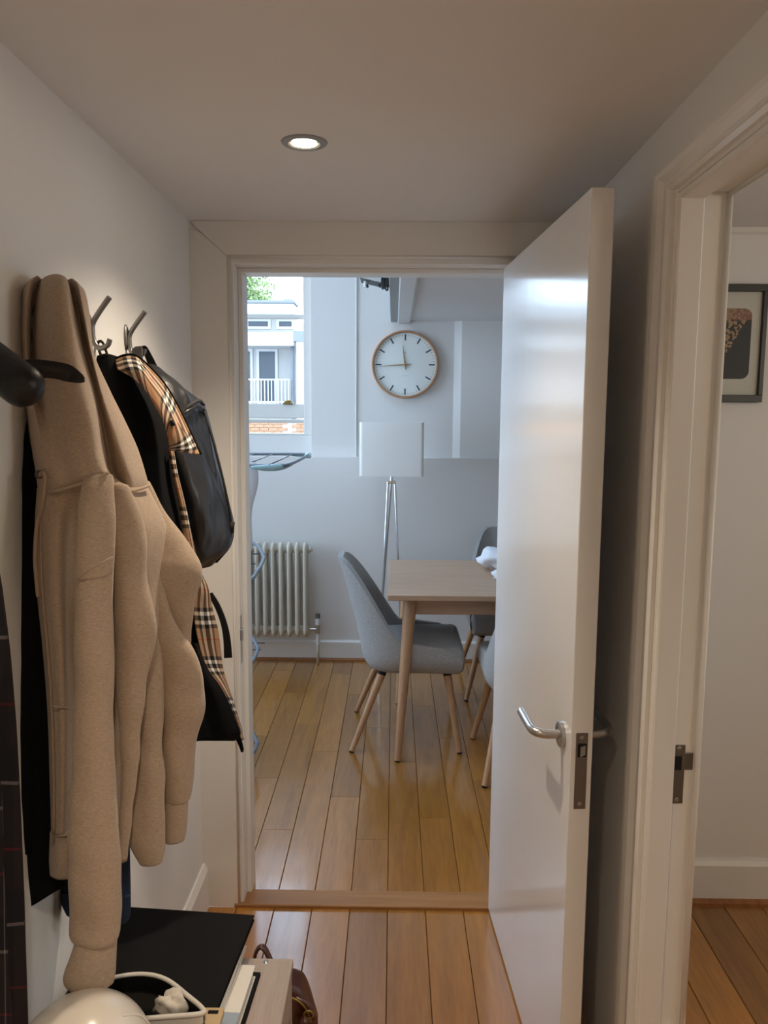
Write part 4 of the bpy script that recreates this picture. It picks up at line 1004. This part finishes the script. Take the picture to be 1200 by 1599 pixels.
# lining along the open front edge
def strip(pts, nm, mat, nr=70, nc=14, wr=.004, th=.012):
    rows = [[(xa, y, Ya), ((xa*2+xb)/3, y, Ya*.5+Yb*.5-.012), ((xa+2*xb)/3, y, Ya*.3+Yb*.7-.012), (xb, y, Yb)] for y, xa, Ya, xb, Yb in pts]
    g, uv = cloth(rows, nr, nc, th, (-.2, .97, 0), wr, 26, 23)
    return obj(nm, g, mat, cc, True, uv=uv)
strip([(700, 262, 1.56, 271, 1.575), (740, 269, 1.555, 278, 1.575), (790, 279, 1.56, 290, 1.58), (850, 289, 1.565, 303, 1.60), (890, 296, 1.565, 313, 1.61), (920, 302, 1.565, 326, 1.62), (950, 302, 1.565, 332, 1.63), (985, 306, 1.565, 341, 1.635), (1015, 313, 1.565, 345, 1.64), (1045, 322, 1.57, 349, 1.64), (1075, 344, 1.58, 358, 1.64), (1105, 358, 1.59, 368, 1.64), (1135, 369, 1.60, 377, 1.64), (1155, 375, 1.60, 381, 1.63)], 'lining', check_lining)
strip([(1005, 300, 1.545, 309, 1.560), (1030, 304, 1.540, 318, 1.562), (1050, 304, 1.535, 328, 1.566), (1075, 306, 1.53, 346, 1.572), (1105, 308, 1.53, 361, 1.580), (1130, 309, 1.53, 371, 1.586), (1147, 310, 1.53, 376, 1.590), (1157, 311, 1.53, 366, 1.588)], 'front_flap', black_cloth, 40, 20, .001)
obj('flap_corner', sleeve([(1140, 364, 372, 1.592), (1150, 366, 376, 1.592), (1160, 371, 379, 1.592), (1170, 375, 381, 1.592), (1174, 376, 380, 1.592)], 16, 12, .7), black_cloth, cc, True)
# loose belt end
rows = [[(324, 928, 1.68), (332, 925, 1.68)], [(336, 950, 1.68), (344, 945, 1.68)], [(345, 975, 1.68), (354, 970, 1.68)], [(349, 1000, 1.68), (360, 996, 1.68)], [(350, 1028, 1.68), (363, 1027, 1.68)]]
g, _ = cloth(rows, 40, 6, .006, (-.2, .97, 0))
obj('belt_end', g, bag_strap, cc, True)

# ------------------------------------------------------------------ backpack
bp_ = empty('backpack', (-.50, 1.82, 1.17), 'black nylon backpack hanging on the wall hook nearest the doorway', 'backpack')
rows = [
 [(222, 575, 1.72), (232, 568, 1.71), (246, 572, 1.72), (260, 582, 1.75), (268, 590, 1.80)],
 [(215, 605, 1.70), (240, 592, 1.67), (262, 594, 1.68), (284, 605, 1.73), (296, 614, 1.82)],
 [(215, 650, 1.70), (244, 640, 1.65), (272, 634, 1.65), (300, 634, 1.71), (318, 636, 1.82)],
 [(218, 700, 1.70), (250, 694, 1.64), (284, 690, 1.635), (316, 688, 1.70), (334, 690, 1.82)],
 [(225, 760, 1.70), (262, 758, 1.64), (298, 756, 1.63), (332, 756, 1.69), (352, 758, 1.81)],
 [(235, 815, 1.71), (274, 816, 1.65), (310, 816, 1.64), (342, 816, 1.69), (363, 815, 1.80)],
 [(250, 855, 1.73), (284, 860, 1.68), (314, 860, 1.66), (340, 858, 1.70), (358, 850, 1.79)],
 [(270, 885, 1.77), (292, 890, 1.73), (312, 890, 1.71), (328, 884, 1.74), (340, 876, 1.79)],
]
g, _ = cloth(rows, 90, 70, .14, (-.75, .66, 0), .013, 15, 31, edge=.2)
bpk = obj('body', g, bag_nylon, bp_, True)
zp = smoothpath([at(262, 600, 1.655), at(284, 618, 1.665), at(300, 632, 1.690), at(312, 626, 1.72)], 6)
obj('zip', tube(smoothpath([at(283, 645, 1.628), at(298, 632, 1.645), at(311, 626, 1.69), at(318, 632, 1.76)], 8), .004, 8), bag_strap, bpk, True)
obj('zip', tube(smoothpath([at(280, 650, 1.624), at(296, 640, 1.640), at(311, 634, 1.69), at(320, 640, 1.76)], 8), .0035, 8), bag_nylon, bpk, True)
obj('side_seam', tube(smoothpath([at(318, 640, 1.765), at(334, 692, 1.76), at(351, 760, 1.752), at(361, 815, 1.75), at(356, 852, 1.75), at(338, 878, 1.755)], 8), .003, 6), bag_strap, bpk, True)
rows = [[(206, 545, 1.705), (222, 540, 1.690)], [(207, 556, 1.695), (223, 556, 1.685)], [(208, 572, 1.690), (224, 574, 1.680)]]
g, _ = cloth(rows, 14, 6, .004, (-.2, .97, 0)); obj('grab_loop', g, M('grey_webbing', (.05, .048, .045), .8), bp_, True)
rows = [[(206, 545, 1.708), (222, 540, 1.693)], [(214, 541, 1.73), (229, 541, 1.72)], [(224, 552, 1.745), (238, 556, 1.74)], [(232, 572, 1.75), (248, 576, 1.745)]]
g, _ = cloth(rows, 20, 6, .004, (-.2, .97, 0)); obj('grab_loop', g, bag_strap, bp_, True)
obj('buckle', box(*[q for q in (0, 0, 0, 0, 0, 0)]) if False else tube([at(363, 815, 1.752), at(361, 832, 1.752)], .006, 8), bag_strap, bpk, True)

# ------------------------------------------------------------------ near hook: plaid scarf and umbrella handle
sf = empty('plaid_scarf', (-.54, 1.03, .62), 'dark plaid wool scarf hanging at the left edge of the hallway', 'scarf')
rows = [
 [(-75, 840, 1.03), (-50, 840, 1.00), (-28, 842, 1.00), (-10, 845, 1.03)],
 [(-75, 930, 1.02), (-48, 930, .985), (-22, 930, .985), (3, 930, 1.02)],
 [(-75, 1040, 1.015), (-44, 1040, .975), (-14, 1040, .975), (16, 1040, 1.015)],
 [(-75, 1150, 1.01), (-40, 1150, .970), (-8, 1150, .975), (25, 1150, 1.01)],
 [(-75, 1270, 1.00), (-38, 1270, .962), (-4, 1270, .97), (31, 1270, 1.00)],
 [(-75, 1400, .995), (-36, 1400, .958), (0, 1400, .965), (36, 1400, .995)],
 [(-75, 1520, .99), (-34, 1520, .955), (2, 1520, .96), (40, 1520, .99)],
 [(-75, 1620, .988), (-34, 1620, .953), (3, 1620, .958), (44, 1620, .988)],
]
g, uv = cloth(rows, 70, 30, .03, (-.3, .95, 0), .004, 16, 41)
obj('front_layer', g, plaid_dark, sf, True, uv=uv)
rows2 = [[(x-14, y, Y-.022) for x, y, Y in r[:3]] + [(r[3][0]-24, r[3][1], r[3][2]-.02)] for r in rows[1:]]
g, uv = cloth(rows2, 60, 24, .012, (-.3, .95, 0), .004, 16, 44)
obj('front_layer', g, plaid_dark, sf, True, uv=[(a+.03, b_+.05) for a, b_ in uv])
V, F = [], []
fr_ = []
for i in range(14):
    x = -60+i*7.6; a = at(x, 1618, .965+.002*(i % 3)); fr_.append(tube([a, a+Vector((.002, 0, -.03)), a+Vector((-.002, 0, -.06))], [.0022, .002, .0012], 5))
for t in fr_: obj('fringe', t, plaid_dark, sf, True)
um = empty('umbrella', (-.54, 1.04, 1.58), 'black umbrella handle with leather strap in front of the beige hoodie', 'umbrella')
_hp = smoothpath([at(-70, 520, 1.10), at(-40, 545, 1.08), at(-5, 572, 1.06), at(25, 595, 1.045), at(44, 609, 1.037), at(57, 619, 1.032)], 12)
_hr = [.0285*math.sqrt(max(0, 1-max(0, 1-(p-_hp[-1]).length/.0285)**2))+.0004 for p in _hp]
obj('handle', tube(_hp, _hr, 24), black_leather, um, True)
rows = [[(30, 562, 1.075), (34, 572, 1.07), (38, 588, 1.075)], [(56, 561, 1.085), (56, 575, 1.08), (56, 590, 1.085)], [(84, 564, 1.095), (83, 577, 1.09), (82, 591, 1.095)], [(110, 570, 1.10), (108, 582, 1.097), (104, 596, 1.10)], [(126, 582, 1.10), (124, 589, 1.098), (122, 598, 1.10)], [(132, 589, 1.10), (132, 593, 1.10), (132, 597, 1.10)]]
g, _ = cloth(rows, 40, 12, .012, (-.2, .97, 0), .002, 30, 51); obj('strap', g, black_leather, um, True)
obj('shaft', tube([at(-70, 520, 1.10), Vector((XL+.02, 1.13, 1.70))], .006, 8), dark_steel, um, True)
coat_hook(-75, 470, 'steel double coat hook nearest the viewer holding the scarf')

# ------------------------------------------------------------------ bench and the things on it
bz = .42
bn = empty('shoe_bench', (-.39, 1.1, 0), 'low pale wooden bench standing along the coat wall', 'bench')
bx0, bx1, by0, by1 = -.585, -.200, .62, 1.498
obj('bench_top', box(bx0+.014, bx1, by0, by1, bz-.018, bz, .0015), pine_bench, bn)
for y in (by0+.02, by1-.03): obj('side_panel', box(bx0+.02, bx1-.002, y, y+.018, 0, bz-.018, .0015), pine_bench, bn)
obj('rail', box(bx1-.020, bx1-.002, by0+.038, by1-.03, bz-.10, bz-.018, .0015), pine_bench, bn)
obj('shelf', box(bx0+.02, bx1-.01, by0+.038, by1-.03, .12, .136, .0015), pine_bench, bn)
sc = onz(416, 1500, bz)
obj('screw', lathe([(0, .0012), (.0045, .0010), (.0052, 0)], 14, (sc.x, sc.y-.004, bz)), chrome, bn, True)
def rbox(name, cx, cy, z0, sx, sy, h, rz, mat, label, cat, group=None, b=.0015):
    o = empty(name, (cx, cy, z0), label, cat, group, rz)
    return o
# pile: two books, magazines, black portfolio
def book(cx, cy, z0, sx, sy, h, rz, cover, label, group='books piled on the bench', nm='book'):
    o = empty(nm, (cx, cy, z0), label, 'book', group, rz); t = .0025
    obj('pages', box(-sx/2+.004, sx/2-.004, -sy/2+.004, sy/2-.004, t, h-t, .001), paper, o, local=True)
    obj('cover', box(-sx/2, sx/2, -sy/2, sy/2, h-t, h, .0008), cover, o, local=True)
    obj('cover', box(-sx/2, sx/2, -sy/2, sy/2, 0, t, .0008), cover, o, local=True)
    obj('spine', box(-sx/2, -sx/2+t, -sy/2, sy/2, t, h-t, .0005), cover, o, local=True)
    return o
bk1 = book(-.395, 1.295, bz, .255, .32, .007, math.radians(-3), black_board, 'thin black booklet at the bottom of the pile')
def two_tone(nt, b, tc):
    N, L = nt.nodes, nt.links
    sp = N.new('ShaderNodeSeparateXYZ'); L.new(tc.outputs['Object'], sp.inputs[0])
    r = N.new('ShaderNodeValToRGB'); r.color_ramp.interpolation = 'CONSTANT'
    r.color_ramp.elements[0].color = (.30, .36, .44, 1); r.color_ramp.elements[1].position = .60; r.color_ramp.elements[1].color = (.72, .69, .63, 1)
    mr = N.new('ShaderNodeMapRange'); mr.inputs[1].default_value = -.12; mr.inputs[2].default_value = .12; L.new(sp.outputs['Y'], mr.inputs[0]); L.new(mr.outputs[0], r.inputs['Fac'])
    L.new(r.outputs['Color'], b.inputs['Base Color'])
bk2 = book(-.400, 1.290, bz+.007, .25, .30, .026, math.radians(-3), M('white_blue_cover', (.7, .7, .65), .5, extra=two_tone), 'white and blue-grey paperback under the black folder')
bk3 = book(-.425, 1.338, bz+.033, .25, .31, .034, math.radians(-2), paper, 'thick white paper block directly below the black folder')
fo = empty('black_folder', (-.43, 1.40, bz+.067), 'large flat black folder lying on top of the book pile', 'folder', None, math.radians(-4.5))
obj('board', box(-.142, .136, -.235, .132, .0, .004, .001), black_board, fo, local=True)
obj('board', box(-.142, .136, -.235, .132, .010, .014, .001), black_board, fo, local=True)
obj('spine', box(-.146, -.142, -.235, .132, .0, .014, .001), black_board, fo, local=True)
# open black case with white zip edge
cz = bz+.081
cs = empty('zip_case', (-.43, 1.22, bz+.0815), 'open black case with white zip edging in front of the folder', 'case')
loop = [(-.525, 1.262), (-.48, 1.285), (-.436, 1.290), (-.395, 1.276), (-.350, 1.240), (-.318, 1.212), (-.316, 1.200), (-.36, 1.193), (-.44, 1.185), (-.51, 1.19), (-.53, 1.215)]
lp = smoothpath([(x, y, 0) for x, y in loop], 5, True)
cen = sum(lp, Vector())/len(lp); n = len(lp); z0, z1 = bz+.0815, .540
V = [Vector((p.x, p.y, z0)) for p in lp]+[Vector((p.x, p.y, z1)) for p in lp]+[Vector((cen.x+(p.x-cen.x)*.93, cen.y+(p.y-cen.y)*.9, z1)) for p in lp]+[Vector((cen.x+(p.x-cen.x)*.92, cen.y+(p.y-cen.y)*.88, z0+.012)) for p in lp]
F = [list(range(n))[::-1], [3*n+i for i in range(n)]]
for a in range(3):
    for i in range(n): F.append([a*n+i, a*n+(i+1) % n, (a+1)*n+(i+1) % n, (a+1)*n+i])
body = obj('shell', (V, F), black_board, cs, 40)
white_edge = M('white_zip_tape', (.62, .58, .52), .6)
obj('rim', tube([(p.x, p.y, z1) for p in lp], .0042, 8, closed=True), white_edge, cs, True)
V = [];  F = []
fr_idx = [i for i, p in enumerate(lp) if p.y < 1.21 and p.x > -.50]
fr_idx.sort(key=lambda i: lp[i].x)
for i in fr_idx: 
    d = (lp[i]-cen); d.z = 0; d = d.normalized()*.0025
    V += [Vector((lp[i].x, lp[i].y, z1-.018))+d, Vector((lp[i].x, lp[i].y, z1))+d]
obj('zip_band', (V, [[2*i, 2*i+1, 2*i+3, 2*i+2] for i in range(len(fr_idx)-1)]), white_edge, cs, True)
o = tag(obj('crumpled_tissue', crumple((-.375, 1.226, .5), .028, .016, .022, 9.1, 24, .5), M('tissue', (.6, .55, .48), .9), None, True), 'small crumpled white tissue lying in the open black case', 'tissue')
drop(o, z0+.012)
# helmet
hm = empty('helmet', (-.475, 1.045, bz), 'glossy white bicycle helmet sitting on the bench', 'helmet')
hc = Vector((-.452, 1.028, .568))
V, F = [], []; na, nb_ = 48, 16
for i in range(nb_+1):
    th = PI/2*i/nb_
    for j in range(na):
        ph = 2*PI*j/na
        V.append(hc+Vector((.105*math.cos(ph)*math.cos(th), .130*math.sin(ph)*math.cos(th), .118*math.sin(th)+.004*math.cos(2*ph)*math.cos(th))))
for i in range(nb_):
    for j in range(na): F.append([i*na+j, i*na+(j+1) % na, (i+1)*na+(j+1) % na, (i+1)*na+j])
hs = obj('shell', (V, F), helmet_white, hm, True)
obj('rim', tube([hc+Vector((.105*math.cos(a), .130*math.sin(a), -.004)) for a in [2*PI*i/40 for i in range(40)]], .009, 8, closed=True), grey_foam, hm, True)
obj('lining', lathe([(.0, .08), (.06, .06), (.09, .0), (.095, -.133), (.075, -.148), (.07, -.02), (0, .05)], 32, tuple(hc)), grey_foam, hm, True)
obj('shell_seam', tube(smoothpath([hc+Vector((.105*math.cos(p)*math.cos(t_)+.001, .130*math.sin(p)*math.cos(t_), .118*math.sin(t_)+.001)) for p, t_ in ((.55, .05), (.50, .35), (.45, .65), (.2, .95))], 6), .0022, 6), white_edge, hs, True)
obj('badge', lathe([(0, .005), (.010, .004), (.013, 0)], 20, tuple(hc+Vector((.030, -.075, .088)))), chrome, hs, True)
# small kraft box
kb = empty('kraft_box', (-.325, 1.245, bz+.081), 'small tan card box with dark print beside the open case', 'box')
p0 = Vector((-.302, 1.236, 0))
kb.location = (-.302, 1.236, bz+.081)
obj('carton', box(-.020, .014, -.06, .012, 0, .012, .0015), kraft, kb, local=True)
obj('printed_mark', box(-.012, .006, -.004, .004, .012, .0126), black_board, kb, local=True)
# leather bag on the floor behind the bench
lb = empty('leather_bag', (-.27, 1.80, 0), 'dark brown leather bag with brass ring on the floor behind the bench', 'bag')
rows = [[(392, 1560, 1.78), (420, 1548, 1.76), (446, 1545, 1.76), (468, 1552, 1.77), (482, 1566, 1.78)], [(390, 1580, 1.775), (420, 1572, 1.75), (450, 1570, 1.75), (478, 1574, 1.765), (492, 1584, 1.78)], [(390, 1604, 1.775), (420, 1602, 1.745), (455, 1600, 1.745), (484, 1600, 1.76), (497, 1602, 1.78)], [(392, 1612, 1.78), (420, 1614, 1.76), (455, 1614, 1.76), (480, 1612, 1.77), (494, 1610, 1.785)]]
g, _ = cloth(rows, 30, 30, .10, (-.1, 1, 0), .003, 20, 61)
lbo = obj('body', g, brown_leather, lb, True)
obj('strap', tube(smoothpath([at(394, 1600, 1.80), at(394, 1540, 1.80), at(399, 1490, 1.80), at(412, 1480, 1.80), at(430, 1515, 1.79), at(452, 1548, 1.775), at(480, 1566, 1.76), at(492, 1590, 1.75)], 6), .010, 10, flat=.5), brown_leather, lb, True)
obj('piping', tube(smoothpath([at(446, 1556, 1.745), at(464, 1562, 1.745), at(478, 1576, 1.745), at(486, 1596, 1.745)], 6), .0028, 8), brass, lbo, True)
obj('ring', tube([at(482, 1585, 1.735)+Vector((.011*math.cos(a), 0, .011*math.sin(a))) for a in [2*PI*i/20 for i in range(20)]], .0025, 8, closed=True), brass, lb, True)
obj('knob', lathe([(0, .014), (.010, .010), (.014, 0), (.010, -.010), (0, -.014)], 18, tuple(at(476, 1596, 1.735))), brown_leather, lb, True)
